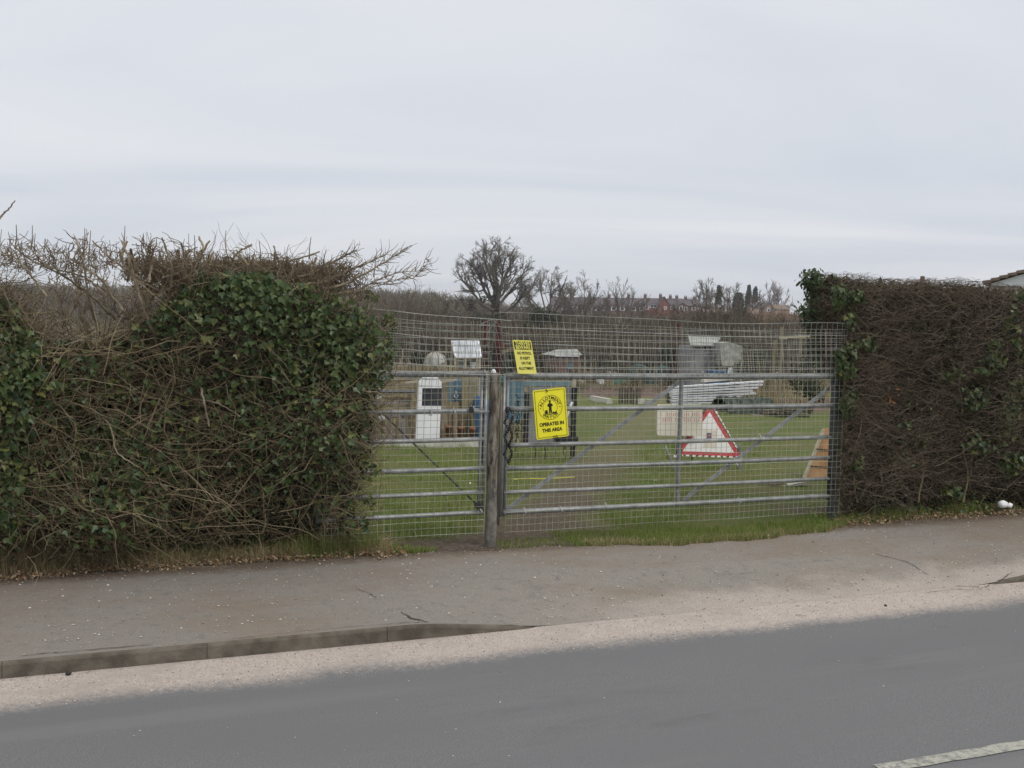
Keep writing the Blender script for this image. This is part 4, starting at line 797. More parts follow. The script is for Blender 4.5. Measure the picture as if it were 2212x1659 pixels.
m = MB(); n = 7000; x = np.where(rng.random(n) < .55, rnd(n, -4.4, -.75), rnd(n, 2.9, 8)); y = rear(x)-.07+.32*rng.random(n)**1.2+.03*rng.normal(0, 1, n); leaves(m, np.stack([x, y, .008+.03*rng.random(n)+.12*np.clip(y-rear(x), 0, .3)], 1), np.stack([rng.normal(0, .5, n), rng.normal(-.5, .4, n), np.full(n, 1.)], 1), .024*rng.uniform(.4, 1.3, n), OVAL)
n = 60; x = rnd(n, -3.5, 5); y = rear(x)-np.abs(rng.normal(0, .12, n)); leaves(m, np.stack([x, y, pavz(x, y)+.01], 1), np.stack([rng.normal(0, .2, n), rng.normal(0, .2, n), np.full(n, 1.)], 1), .02*rng.uniform(.4, 1.2, n), OVAL)
tag(m.build('fallen_leaves', 'deadleaf', None), kind='stuff')
# small sticks in the litter
m = MB(); n = 320; x = np.where(rng.random(n) < .6, rnd(n, -4.2, -.9), rnd(n, 2.9, 7)); y = rear(x)+.02+.2*rng.random(n); P = walk(np.stack([x, y, .012+.03*rng.random(n)], 1), np.stack([rng.normal(0, 1, n), rng.normal(0, .3, n), rng.normal(0, .15, n)], 1), rng.uniform(.06, .3, n), 5, .12); P[:, :, 2] = np.maximum(P[:, :, 2], .008); strands(m, P, .0022, .001, 4); tag(m.build('twig_litter', 'bramble', None), kind='stuff')
# loose chips on the pavement and along the road edge
m = MB(); n = 11000
x = rnd(n, -3.9, 7); y = -1.6+1.55*rng.random(n); k = rng.random(n) < np.where(y < -1.1, np.where(x > -.3, .9, .3), .35); x, y = x[k], y[k]; n = len(x)
s_ = .0022+.0062*rng.random(n)**4; oc = np.array([[1,0,0],[0,1,0],[-1,0,0],[0,-1,0],[0,0,.8],[0,0,-.6]]); fo = np.array([(0,1,4),(1,2,4),(2,3,4),(3,0,4),(1,0,5),(2,1,5),(3,2,5),(0,3,5)])
def stones(x, y, z, s_):
    n = len(x); V = oc[None]*s_[:, None, None]*rng.uniform(.6, 1.4, (n, 6, 1))*np.array([1, 1, .7])+np.stack([x, y, z], 1)[:, None]; m.add(V.reshape(-1, 3), (np.arange(n)[:, None, None]*6+fo[None]).reshape(-1, 3))
stones(x, y, pavz(x, y)+.003, s_)
n = 7000; x = rnd(n, -4, 8); y = -1.64-.42*rng.random(n)**1.3; stones(x, y, np.full(n, -.088), .0018+.0035*rng.random(n)**3)
n = 150; x = rnd(n, -3, 6); y = rnd(n, -3.6, -2); stones(x, y, np.full(n, -.088), .002+.004*rng.random(n)**3)
tag(m.build('grit', 'stone', None), kind='stuff')
def pebble(px, py, z, r, mname, label, cat='stone', name='pebble', flat=.6):
    P = at_z(px, py, z); mm = MB(); n_ = 9; prof = [(r*math.sin(a)+1e-4, r*flat*(1-math.cos(a))) for a in np.linspace(.2, 3., 7)]; mm.lathe(prof, (P[0], P[1], z), n_)
    V = mm.v[0]; V += rng.normal(0, r*.10, V.shape); o = mm.build(name, mname, None, True); return tag(o, label, cat)
pebble(148, 1458, -.089, .013, 'black', 'small black stone on the pale grit below the kerb'); pebble(2223*.86+1, 1310, -.07, .01, 'black', 'dark pebble on the grit near the dropped kerb')
# litter by the right hedge
t = thing('litter', at_y(2158, 1099, -.05), 'crumpled white plastic cup lying in the weeds under the right hedge', 'litter')
m = MB(); P = at_y(2158, 1099, -.05); m.tube([P+[0, 0, .035], P+[.03, .0, .04], P+[.075, .0, .035], P+[.08, .0, .035]], [.030, .034, .028, .012], 12); m.v[-1] += rng.normal(0, .0025, m.v[-1].shape); m.build('cup', 'litter', t, True)
m = MB(); m.tube([P+[.075, -.02, .03], P+[.10, -.02, .032], P+[.125, -.02, .028]], [.012, .024, .01], 10); m.v[-1] += rng.normal(0, .003, m.v[-1].shape); m.build('crumpled_film', 'litter', t, True)
#PART4
# ================================================================ ALLOTMENT THINGS
def tz(p): return float(terr(p[0], p[1]))
def B(m, px0, py0, px1, py1, y, dep=.05, ground=False):
    """upright box whose front face spans two photo points on the plane at distance y"""
    pm = (py0+py1)/2; a = at_y(px0, pm, y); b = at_y(px1, pm, y); cx2 = (px0+px1)/2; a[2] = at_y(cx2, py0, y)[2]; b[2] = at_y(cx2, py1, y)[2]; zlo = b[2]
    if ground: zlo = float(terr((a[0]+b[0])/2, y))-.03
    m.bx(a[0], b[0], y, y+dep, zlo, a[2]); return m
def Q4(m, pts, y, dep=.03):
    F_ = [at_y(p[0], p[1], y+(p[2] if len(p) > 2 else 0)) for p in pts]; m.prism(F_, [q_+np.array([0, dep, 0]) for q_ in F_]); return m
def base(px, py, y): 
    p_ = at_y(px, py, y); return np.array([p_[0], y, float(terr(p_[0], y))])
def simple(name, fn, mname, label, cat, group=None, smooth=False):
    m = MB(); fn(m); return tag(m.build(name, mname, None, smooth), label, cat, group)
YA = 9.35
# white edging slab along the first plot
t = thing('edging_kerb', ter(900, 968), 'low whitish edging slabs between the lawn and the first plot', 'edging')
e0, e1 = ter(700, 968), ter(1052, 965); k = 6
for i in range(k):
    a = e0+(e1-e0)*i/k; b = e0+(e1-e0)*(i+.985)/k; m = MB(); m.bar(a+[0, 0, .035], b+[0, 0, .035], .11, .05); m.build('slab', 'concrete', t)
# white door leaning on the compost bay
t = thing('white_door', base(923, 960, YA), 'white plastic door panel with a dark window leaning on the compost bay', 'door')
m = MB(); Q4(m, [(901.5, 884), (952, 884), (949, 960.7), (897.6, 960.7)], YA, .04); m.build('lower_panel', 'white', t)
m = MB(); o_ = [(904.6, 825), (914, 815.4), (946, 815), (953.8, 825)]; Q4(m, o_+[(954, 838.5), (904, 838.5)], YA-.02, .045); Q4(m, [(904, 838.5), (912.4, 838.5), (911, 877), (902, 877)], YA-.02, .045); Q4(m, [(902, 877), (953.5, 877), (952.5, 886), (901.5, 886)], YA-.02, .045); m.build('upper_frame', 'white', t)
m = MB(); Q4(m, [(912.4, 838.5), (954, 838.5), (953.5, 877), (911, 877)], YA-.005, .02); m.build('window', 'glassdark', t)
# compost bay of pallets behind the door
t = thing('compost_bay', base(995, 955, YA+.3), 'compost bay of upright mossy and grey pallet boards beside the white door', 'compost bin')
def board(px0, py0, px1, py1, y, mname, nm='board', tilt=0.):
    m = MB(); Q4(m, [(px0+tilt, py0), (px1+tilt, py0), (px1, py1), (px0, py1)], y, .025); m.build(nm, mname, t)
for a in ((954, 795, 967, 952, 0), (998, 816, 1012, 882, 0), (1015, 817, 1028, 882, 0)): board(a[0], a[1], a[2], a[3], YA+.25, 'wood_y' if a[0] > 990 else 'wood')
for a in ((969, 884, 976, 952), (978, 886, 988, 950), (992, 884, 1009, 950), (1011, 884, 1017, 950)): board(*a, YA+.32, 'wood')
board(1021, 886, 1027, 958, YA+.2, 'wood_y', tilt=-5)
board(954, 868, 1030, 886, YA+.30, 'wood', 'rail'); m = MB(); B(m, 954, 886, 1034, 955, YA+.9, .1, True); m.build('back_board', 'wood', t)
for s_ in (954, 1030): m = MB(); a = at_y(s_, 885, YA+.34); m.bx(a[0], a[0]+.03, YA+.36, YA+.95, tz(a)-.02-0.03, a[2]); m.build('side_board', 'wood', t)
t = thing('blue_cupboard', base(985, 880, YA+.5), 'faded blue painted boards standing between mossy planks behind the compost bay', 'boards')
board(968, 825, 981, 884, YA+.42, 'blue_pale'); board(981, 817, 998, 874, YA+.45, 'blue'); board(1010, 820, 1030, 874, YA+.45, 'blue')
simple('blue_barrel', lambda m: m.lathe([(.13, 0), (.155, .05), (.16, .3), (.16, .65), (.15, .8), (.10, .84)], base(1036, 920, YA+.3), 18), 'blue2', 'strong blue plastic barrel beside the side gate latch', 'barrel', smooth=True)
for px, py, w_, hh, lab in ((968, 919, 14, 24, 'terracotta pot lowest left in the compost bay'), (995, 922, 16, 24, 'tilted terracotta ridge tile in the middle of the compost bay'), (1020, 922, 13, 36, 'tall dark red clay pipe at the right of the compost bay')):
    def f_(m, px=px, py=py, w_=w_, hh=hh): 
        c_ = at_y(px, py+hh, YA+.12); s_ = 17.2/2212; c_[2] = max(c_[2], tz(c_)); r_ = w_*s_/2; hz_ = hh*s_; m.lathe([(r_*.72, 0), (r_*.95, hz_*.8), (r_*1.1, hz_*.81), (r_*1.1, hz_), (r_*.95, hz_), (r_*.8, hz_*.5)], c_, 14)
    simple('clay_pot', f_, 'terra', lab, 'pot', smooth=True)
# old board heap left of the door
t = thing('board_heap', base(850, 950, YA+.2), 'heap of old grey and brown boards stacked left of the white door', 'timber pile')
for i in range(13):
    y0 = 826+i*6.3; m = MB(); a = at_y(700+rng.uniform(-10, 20), y0+rng.normal(0, 2), YA+.4+.05*rng.random()); b = at_y(897+rng.uniform(-14, 3), y0+rng.normal(0, 3), YA+.4+.05*rng.random()); m.bar(a, b, rng.uniform(.03, .06), .04); m.build('board', ('wood', 'wood', 'wood_y', 'shed')[i % 4], t)
for i in range(13):
    px = 778+i*9.2+rng.normal(0, 1.5); m = MB(); Q4(m, [(px+rng.normal(0, 2), 902+rng.normal(0, 5)), (px+6, 902+rng.normal(0, 4)), (px+6, 958), (px, 958)], YA+.18, .025); m.build('upright_board', ('wood', 'shed', 'wood')[i % 3], t)
simple('lath', lambda m: m.bar(at_y(874, 827, YA-.1), at_y(903, 824, YA-.1), .035, .03), 'wood_pale', 'short pale lath lying on the heap left of the white door', 'timber')
simple('lath', lambda m: m.bar(at_y(953, 825, YA+.1), at_y(988, 820, YA+.1), .03, .03), 'wood_pale', 'short pale lath resting across the blue boards', 'timber')
simple('teal_crate', lambda m: B(m, 814, 816, 850, 824, 10.6, .3), 'green', 'teal plastic tray at the hedge end of the allotment', 'tray')
for px, py, r_, lab in ((822, 903, .10, 'white sack on the board heap nearest the left hedge'), (812, 862, .09, 'small white sack above the board heap by the left hedge')):
    def f_(m, px=px, py=py, r_=r_):
        c_ = at_y(px, py, YA+.1); m.lathe([(r_*.5, -r_*.5), (r_, -r_*.2), (r_*.95, r_*.3), (r_*.5, r_*.6), (r_*.1, r_*.65)], c_, 10); m.v[-1] += rng.normal(0, .012, m.v[-1].shape)
    simple('sack', f_, 'sheetclear', lab, 'sack', smooth=True)
# picket screen, dome, little greenhouse
def fence_line(name, px0, px1, pyt, y, mname, label, pitch=8, wob=2, hgt=None):
    t = thing(name, base(px0, 0, y), label, 'fence'); px = px0
    while px < px1:
        m = MB(); a = at_y(px, pyt+rng.normal(0, wob), y); b = at_y(px+pitch*.8, pyt, y); g_ = tz(a); m.bx(a[0], b[0], y, y+.02, g_-.02, a[2]); m.build('board', mname, t); px += pitch
    m = MB(); a = at_y(px0, pyt+12, y+.04); b = at_y(px1, pyt+12, y+.04); m.bar(a, b, .06, .03); m.build('rail', mname, t)
    return t
fence_line('board_fence', 850, 985, 787, 13., 'wood_y', 'low fence of upright tan boards behind the board heap')
t = thing('net_dome', base(940, 800, 13.6), 'grey net covered dome behind the white door', 'cloche')
c_ = base(940, 800, 13.6); R_ = 24*22/2212.; top_ = at_y(940, 760, 13.6)[2]-c_[2]
m = MB(); m.lathe([(R_, 0), (R_, top_-R_), (R_*.94, top_-R_*.62), (R_*.75, top_-R_*.3), (R_*.4, top_-R_*.06), (.02, top_)], c_, 20); m.build('cover', 'sheetclear', t, True)
for k in range(4):
    a_ = k*math.pi/4; m = MB(); m.tube([(c_[0]+R_*1.01*math.cos(u_)*math.cos(a_), c_[1]+R_*1.01*math.cos(u_)*math.sin(a_), c_[2]+top_-R_+R_*1.01*math.sin(u_)) for u_ in np.linspace(0, math.pi, 12)], .012, 5); m.build('hoop', 'wood', t)
yg = 13.9
t = thing('mini_greenhouse', base(1010, 800, yg), 'small open sided greenhouse with cloudy sloping plastic roof beside the left gate stile', 'greenhouse')
m = MB(); P_ = [at_y(975.7, 737.3, yg+.5), at_y(1034, 737.3, yg+.5), at_y(1039, 770.9, yg), at_y(983.5, 770.9, yg)]; m.prism(P_, [p_-np.array([0, 0, .02]) for p_ in P_]); m.build('roof', 'poly', t)
for a, b in ((0, 1), (1, 2), (2, 3), (3, 0)): m = MB(); m.bar(P_[a], P_[b], .035, .03); m.build('roof_edge', 'white', t)
for px, dy in ((984, 0), (1006, 0), (1037, 0), (977, .5), (1032, .5)): m = MB(); a = at_y(px, 771 if dy == 0 else 740, yg+dy); m.bx(a[0]-.02, a[0]+.02, yg+dy, yg+dy+.04, tz(a)-.02, a[2]); m.build('post', 'wood_pale', t)
for py in (797, 812): m = MB(); B(m, 984, py, 1038, py+3, yg, .5); m.build('shelf', 'wood', t)
simple('plant_pot', lambda m: m.lathe([(.07, 0), (.11, .17), (.10, .17)], at_y(997, 797, yg+.2), 12), 'sheetclear', 'grey lump on the left of the little greenhouse shelf', 'pot')
simple('plant_pot', lambda m: m.lathe([(.05, 0), (.07, .14), (.06, .14)], at_y(1021, 797, yg+.2), 12), 'white', 'white pot on the right of the little greenhouse shelf', 'pot')
# pale blue boards behind the wide gate
t = thing('blue_boards', base(1115, 920, 8.6), 'faded pale blue upright boards just right of the wooden post', 'boards')
for i, (a, b, py, pb, mn) in enumerate(((1097, 1104, 821, 905, 'blue'), (1105, 1114, 823, 912, 'blue_pale'), (1115, 1124, 822, 915, 'blue'), (1125, 1133, 826, 905, 'blue_pale'))):
    m = MB(); Q4(m, [(a, py), (b, py), (b, pb), (a, pb)], 8.6+.03*i, .03); m.build('board', mn, t)
    m = MB(); B(m, a+2, pb, a+6, 925, 8.62+.03*i, .03, True); m.build('leg', 'wood', t)
t = thing('blue_trough', base(1180, 860, 12.), 'long pale blue raised trough on legs behind the yellow watch sign', 'planter')
m = MB(); B(m, 1132, 824, 1236, 834, 12., .15); m.build('trough', 'blue_pale', t)
for px in (1136, 1180, 1232): m = MB(); B(m, px-3, 836, px+3, 870, 12.02, .06, True); m.build('leg', 'wood', t)
# board on black wrapped posts behind the watch sign
yb = 6.5
t = thing('old_notice_board', base(1190, 985, yb), 'brown grey board between two posts wrapped in black plastic behind the watch sign', 'board')
m = MB(); B(m, 1142, 838, 1236, 966, yb+.03, .03); m.build('panel', 'shed', t)
for px0, px1, p0, p1 in ((1133, 1142, 848, 960), (1236, 1245, 836, 990)):
    m = MB(); a = at_y(px0, p0, yb); b = at_y(px1, p1, yb); n_ = 14; m.tube([((a[0]+b[0])/2+rng.normal(0, .004), yb+.02, zz2) for zz2 in np.linspace(a[2], tz(a)-.02 if px0 > 1200 else b[2], n_)], .034+.007*rng.random(n_), 9); m.build('wrapped_post', 'black', t)
m = MB(); B(m, 1237, 818, 1245, 837, yb+.01, .03); m.build('post_top', 'wood_pale', t)
m = MB()
n = 60; st = np.stack([rng.choice([at_y(1137, 0, yb)[0], at_y(1241, 0, yb)[0]], n)+rng.normal(0, .02, n), np.full(n, yb-.02), rng.uniform(at_y(1241, 960, yb)[2], at_y(1241, 850, yb)[2], n)], 1)
for k in (0, 1): sel = (st[:, 0] > at_y(1190, 0, yb)[0]) == bool(k); m = MB(); q_ = st[sel]; nn = len(q_); strands(m, walk(q_, np.stack([rng.normal(0, .6, nn), rng.normal(-.3, .2, nn), rng.normal(-.7, .4, nn)], 1), rng.uniform(.05, .18, nn), 4, .3), .009, .004, 4); m.build('torn_plastic', 'black', t)
for px in (1155, 1176, 1198, 1222): m = MB(); a = at_y(px, 966, yb); m.tube([a, a+[.01, -.02, -.06], a+[-.01*(px % 3), -.02, -.17]], .007, 5); m.build('hanging_cord', 'black', t)
m = MB(); B(m, 1205, 944, 1250, 956, yb-.08, .1); m.build('bottom_box', 'black', t)
simple('white_stick', lambda m: m.bar(at_y(1222, 905, yb-.1), at_y(1236, 868, yb-.1), .03, .02), 'white', 'slim white plastic stick leaning behind the watch sign', 'stick')
# ---- cream board and warning triangle
yc = 3.90
t = thing('cream_sign', base(1470, 1020, yc), 'cream board with illegible faded red lettering overlapping the warning triangle', 'sign')
p = Plate(at_y(1421, 874, yc), at_y(1518, 874, yc), at_y(1517, 941, yc), at_y(1420, 941, yc), 290, 200)
m = MB(); p.slab(m, p.rr(0, 0, 290, 200, 12), .02); m.build('board', 'cream', t)
m = MB(); rs = random.Random(5)
for i in range(19):     # worn stubs of two rows of faded strokes, unreadable in the photograph as well
    x0 = 18+i*13.6
    if i in (9,): continue
    for (ya, yb_) in ((50, 74), (84, 110)):
        if rs.random() < .85: p.poly(m, [(x0, ya+rs.uniform(0, 5)), (x0+5, ya+rs.uniform(0, 5)), (x0+5, yb_), (x0, yb_)], .0015)
    if rs.random() < .5: p.poly(m, [(x0+4.2, 78), (x0+11, 78), (x0+11, 82), (x0+4.2, 82)], .0016)
m.build('faded_lettering', 'redfade', t)
m = MB(); a = at_y(1471, 930, yc+.05); m.bx(a[0]-.015, a[0]+.015, yc+.03, yc+.05, tz(a)-.03, a[2]); m.build('stake', 'wood', t)
yt = 4.0
t = thing('warning_sign', base(1530, 1020, yt), 'white triangular warning sign with faded red border on short metal legs', 'sign')
p = Plate(at_y(1458, 870, yt+.06), at_y(1606, 874, yt+.06), at_y(1603, 989, yt-.02), at_y(1455, 984.5, yt-.02), 148, 114.5)
def tri(inset, r_=5):
    pts = [(74, 2), (145, 112), (3, 112)]; cen = np.array([74, 76]); o = []
    for i in range(3):
        c_ = np.array(pts[i]); a = np.array(pts[i-1]); b = np.array(pts[(i+1) % 3]); c2 = c_+(cen-c_)*inset; da = unit(a-c_)*r_; db = unit(b-c_)*r_
        for u_ in np.linspace(0, 1, 5): o.append(tuple((1-u_)**2*(c2+da)+2*u_*(1-u_)*c2+u_*u_*(c2+db)))
    return o
m = MB(); p.slab(m, tri(-.03, 9), .012); m.build('backing', 'black', t)
m = MB(); p.slab(m, [(a, b) for a, b in tri(0., 8)], .0001); 
for v_ in m.v: v_ += p.n*.004
m.build('border', 'redb', t)
m = MB(); p.poly(m, tri(.215, 2), .006); m.build('face', 'white_sign', t)
m = MB(); p.poly(m, [(61, 57), (90, 57), (89, 80), (90, 95), (62, 95), (63, 80)], .008); m.build('beige_patch', 'cream', t)
m = MB(); p.poly(m, [(68, 63), (79, 63), (79, 76), (68, 76)], .010); m.build('blue_patch', mat('dull_blue', (.12, .15, .28), None), t)
m = MB(); p.poly(m, [(73, 66), (77, 65), (76, 71), (72, 74)], .012); m.build('red_patch', 'redb', t)
for i in range(22):    # chequered trim along the right and lower edges
    if i < 12: u_ = i/12; a = (80+u_*61, 8+u_*96); q_ = [a, (a[0]+2.6, a[1]-1.), (a[0]+6.2, a[1]+4.8), (a[0]+3.6, a[1]+6)]
    else: a = (12+(i-12)*13.4, 111.5); q_ = [a, (a[0]+7, a[1]), (a[0]+7, a[1]+3.4), (a[0], a[1]+3.4)]
    if rs.random() < .28: continue
    q_ = [(a_+rs.uniform(-1, 1), b_+rs.uniform(-.5, .5)) for a_, b_ in q_]
    m = MB(); p.poly(m, q_, .009); m.build('trim', 'white_sign', t)
for (a, b, wd) in ((1459, 1467, 0), (1594, 1601, 1)):
    m = MB(); A_ = at_y((a+b)/2, 960, yt+.02); C_ = at_y((a+b)/2+(2 if wd else -1), 1024, yt+.02); C_[2] = tz(C_)-.02; m.bar(A_, C_, .045, .02); m.bar(C_+[0, .02, .02], A_+[0, .30, -.05], .02, .02); m.build('leg', 'galv', t)
m = MB(); a = at_y(1495, 985, yt); m.tube([a, a+[0, 0, -.05], a+[-.01, 0, -.10]], .008, 6); m.build('hook', 'black', t)
m = MB(); B(m, 1457, 984, 1468, 988, yt-.03, .03); B(m, 1595, 988, 1603, 992, yt-.03, .03); m.build('foot_bracket', 'white_sign', t)
# leaning brown board by the right hedge
yl = 2.9
t = thing('leaning_board', base(1770, 1031, yl), 'orange brown framed board leaning against the inside of the right hedge', 'board')
m = MB(); Q4(m, [(1780, 925, .25), (1812, 925, .25), (1812, 1032), (1742, 1032)], yl, .02); m.build('panel', 'ply', t)
m = MB(); m.bar(at_y(1737, 1033, yl-.01), at_y(1779, 928, yl+.24), .03, .03, (0, 1, 0)); m.build('edge_batten', 'wood_pale', t)
for py in (972, 990, 1009): m = MB(); u_ = (py-925)/107; m.bar(at_y(1780-38*u_, py-2, yl+.24*(1-u_)-.012), at_y(1812, py+2, yl+.24*(1-u_)-.012), .012, .006); m.build('batten', 'black', t)
for i, (px, py, w_, lab) in enumerate(((1650, 1047, 26, 'broad brown scrap of bark lying on the grass before the leaning board'), (1672, 1050, 20, 'dark scrap of wood among the debris on the grass'), (1720, 1050, 38, 'whitish strip of debris on the grass below the leaning board'))):
    def f_(m, px=px, py=py, w_=w_):
        a = ter(px-w_/2, py); b = ter(px+w_/2, py-1); m.bar(a+[0, 0, .012], b+[0, 0, .018], .03, .07); m.v[-1] += rng.normal(0, .01, m.v[-1].shape)
    simple('debris', f_, ('wood_pale', 'wood', 'concrete')[i], lab, 'debris')
def rope(m):
    P_ = np.array([ter(px, py)+[0, 0, .03] for px, py in ((1109, 1041), (1140, 1039), (1170, 1040), (1205, 1038), (1240, 1036))]); m.tube(P_, .004, 6)
simple('rope', rope, 'yellow', 'thin yellow cord lying across the grass behind the wide gate', 'cord')
for px, py, lab in ((1015, 1045, 'tiny white scrap on the grass behind the side gate'), (1416, 1039, 'small white scrap on the grass left of the middle strut'), (1660, 1160, 'tiny white scrap in the grass below the wide gate')):
    def f_(m, px=px, py=py): c_ = ter(px, py); m.lathe([(.005, 0), (.013, .004), (.01, .011), (.002, .014)], c_, 7); m.v[-1] += rng.normal(0, .002, m.v[-1].shape)
    simple('scrap', f_, 'litter', lab, 'litter')
# ---- corrugated sheet
yk = 22.
t = thing('sheet_stack', base(1500, 880, yk), 'stack of white corrugated sheets with staggered right ends in the allotment', 'metal sheets')
for k, re_ in enumerate((1650, 1648, 1638, 1626, 1634, 1604, 1572, 1553)):
    u_ = k/7; yl0 = 836+k*4.75; slope = -.065*(1-u_)-.012*u_; yy0 = yk+.02*math.sin(k*2.); lf = 1447+k*.8+rng.normal(0, .8); m = MB(); n_ = 26; F_ = []
    for i in range(n_+1):
        px = lf+(re_-lf)*i/n_; py = yl0+slope*(px-lf)+.25*math.sin(i*1.3+k); F_.append((at_y(px, py, yy0), at_y(px, py+3.3, yy0)))
    V = []
    for (tp_, bt_) in F_: V += [tp_, bt_, bt_+[0, .12, .01], tp_+[0, .12, .01]]
    f = []
    for i in range(n_):
        for j in range(4): j2 = (j+1) % 4; f.append((4*i+j, 4*i+j2, 4*i+4+j2, 4*i+4+j))
    f += [(0, 1, 2, 3), (4*n_+3, 4*n_+2, 4*n_+1, 4*n_)]; m.add(V, f); m.build('sheet', 'tin', t)
m = MB(); Q4(m, [(1453, 838), (1600, 829), (1548, 872), (1455, 873)], yk+.06, .5); m.build('gap_shade', 'bark', t)  # dark backing added so the slots between the sheets read as shade
m = MB(); B(m, 1470, 872, 1478, 880, yk+.1, .05, True); B(m, 1545, 868, 1552, 880, yk+.1, .05, True); m.build('prop', 'wood', t)
simple('pale_plank', lambda m: m.bar(at_y(1517, 823, yk+1), at_y(1580, 818, yk+1), .07, .2), 'cream', 'pale plank lying above the corrugated sheet', 'timber')
# low netted tunnel and bits round it
def tunnel(m):
    a = ter(1552, 893); b = ter(1658, 893); n_ = 12; V = []; r_ = .46; d = unit(b-a); 
    K_ = 26
    for k in range(K_+1):
        c_ = a+(b-a)*k/K_; rr_ = r_*(1+.12*math.sin(k*1.7))
        for j in range(n_+1): th = math.pi*j/n_; V.append(c_+np.array([0, -math.cos(th)*rr_, math.sin(th)*rr_])+rng.normal(0, .012, 3))
    i = (np.arange(K_)[:, None]*(n_+1)+np.arange(n_)[None]).ravel(); m.add(V, np.stack([i, i+1, i+n_+2, i+n_+1], 1))
MT['net'] = mat('dark_netting', (.03,.045,.035), (.09,.10,.09), 9, .9, 0, .8, 30)
simple('net_tunnel', tunnel, 'net', 'low dark netted tunnel right of the corrugated sheet', 'plant tunnel')
simple('garden_cane', lambda m: m.bar(ter(1604, 894)+[0, 0, .02], ter(1646, 900)+[0, 0, .02], .04, .04), 'wood_pale', 'pale cane lying on the lawn edge near the log pile', 'cane')
t = thing('log_pile', ter(1700, 897), 'low pile of dark brown logs at the far right edge of the lawn', 'log pile')
for i in range(11):
    a = ter(1646+rng.uniform(0, 40), 903-rng.uniform(0, 8)); b = ter(1700+rng.uniform(0, 60), 903-rng.uniform(0, 8)); m = MB(); m.tube([a+[0, 0, .05+.05*(i % 4)], b+[0, 0, .05+.05*(i % 4)]], .04, 7); m.build('log', 'bark', t)
def f_(m): c_ = ter(1658, 891); m.lathe([(.06, 0), (.09, .05), (.095, .13), (.05, .18)], c_, 10)
simple('pale_pot', f_, 'wood_pale', 'pale rounded pot standing left of the log pile', 'pot', smooth=True)
# timber frame and canes at the right
yp = 20.
t = thing('timber_frame', base(1728, 888, yp), 'tall frame of slim pale timber posts and cross bars near the right hedge', 'frame')
for px, py, w_, dy in ((1727.5, 729, 5, 0), (1687, 706, 4.5, 3), (1758, 735, 4, 2.5), (1672, 735, 4, 3.2)):
    m = MB(); B(m, px-w_/2, py, px+w_/2, 888, yp+dy, .08, True); m.build('post', 'wood_y', t)
for (a, b, c_, d, dy) in ((1683, 729, 1756, 727, .1), (1684, 731, 1700, 731, -.1), (1727, 727, 1770, 731, 2.6)): m = MB(); m.bar(at_y(a, b, yp+dy), at_y(c_, d, yp+dy), .05, .05); m.build('cross_bar', 'wood_pale', t)
t = thing('cane_row', base(1650, 880, 24.), 'row of thin leaning bean canes left of the timber frame', 'canes')
for i in range(26):
    px = 1600+i*5.6+rng.normal(0, 2); a = at_y(px, 745+rng.uniform(0, 45), 24.); b = base(px+rng.normal(0, 7), 880, 24.+rng.normal(0, .4)); m = MB(); m.tube([b, a], .011, 5); m.build('cane', ('wood_y', 'wood_pale', 'wood')[i % 3], t)
# ---- grey shed, plastic frame and clutter
ys_ = YB(1520, 846)
t = thing('grey_shed', base(1520, 850, ys_), 'grey boarded shed with pale felt roof sloping to the front', 'shed')
m = MB(); B(m, 1492, 748, 1546, 850, ys_, 1.9, True); m.build('wall', 'shed', t)
m = MB(); P_ = [at_y(1487, 725, ys_+1.2), at_y(1555.6, 728.5, ys_+1.2), at_y(1549, 746, ys_-.25), at_y(1491, 744.5, ys_-.25)]; m.prism(P_, [p_-np.array([0, 0, .06]) for p_ in P_]); m.build('roof', 'felt', t)
m = MB(); B(m, 1500, 756, 1517, 845, ys_-.03, .04); m.build('door', 'shed', t); m = MB(); B(m, 1502, 748, 1546, 753, ys_-.02, .03); m.build('eaves_strip', 'black', t)  # black strip across the top of the front wall
m = MB(); B(m, 1540, 757, 1547, 775, ys_-.02, .03); m.build('blue_board', 'blue', t)
def film(m):
    P_ = [(1556, 741), (1577, 739), (1604, 748), (1604, 770), (1598, 781), (1586, 790), (1560, 790), (1557, 765)]; F_ = [at_y(a, b, ys_-1) for a, b in P_]; m.prism(F_, [q_+np.array([.1, .9, 0]) for q_ in F_])
t = thing('film_cover', base(1580, 800, ys_-1), 'sheet of cloudy plastic film stretched over a frame right of the grey shed', 'plastic cover')
m = MB(); film(m); m.build('film', 'sheetclear', t)
for px in (1558, 1602): m = MB(); B(m, px-2, 765, px+2, 840, ys_-.9, .08, True); m.build('post', 'wood', t)
simple('blue_tarp', lambda m: B(m, 1545, 802, 1576, 812, ys_-4, .9, True), 'blue2', 'low blue tarpaulin covered heap below the plastic film', 'tarpaulin')
simple('white_can', lambda m: Q4(m, [(1577, 794), (1584, 795), (1582, 807), (1575, 806)], ys_-4.5, .15), 'white', 'bright white upright container on the blue tarpaulin', 'container')
simple('dark_barrow', lambda m: (Q4(m, [(1594, 792), (1618, 790), (1612, 804), (1600, 804)], ys_-5, .6), B(m, 1597, 803, 1600, 815, ys_-4.9, .06, True), B(m, 1612, 803, 1615, 815, ys_-4.9, .06, True)), 'black', 'dark barrow shaped tub on legs right of the white container', 'barrow')
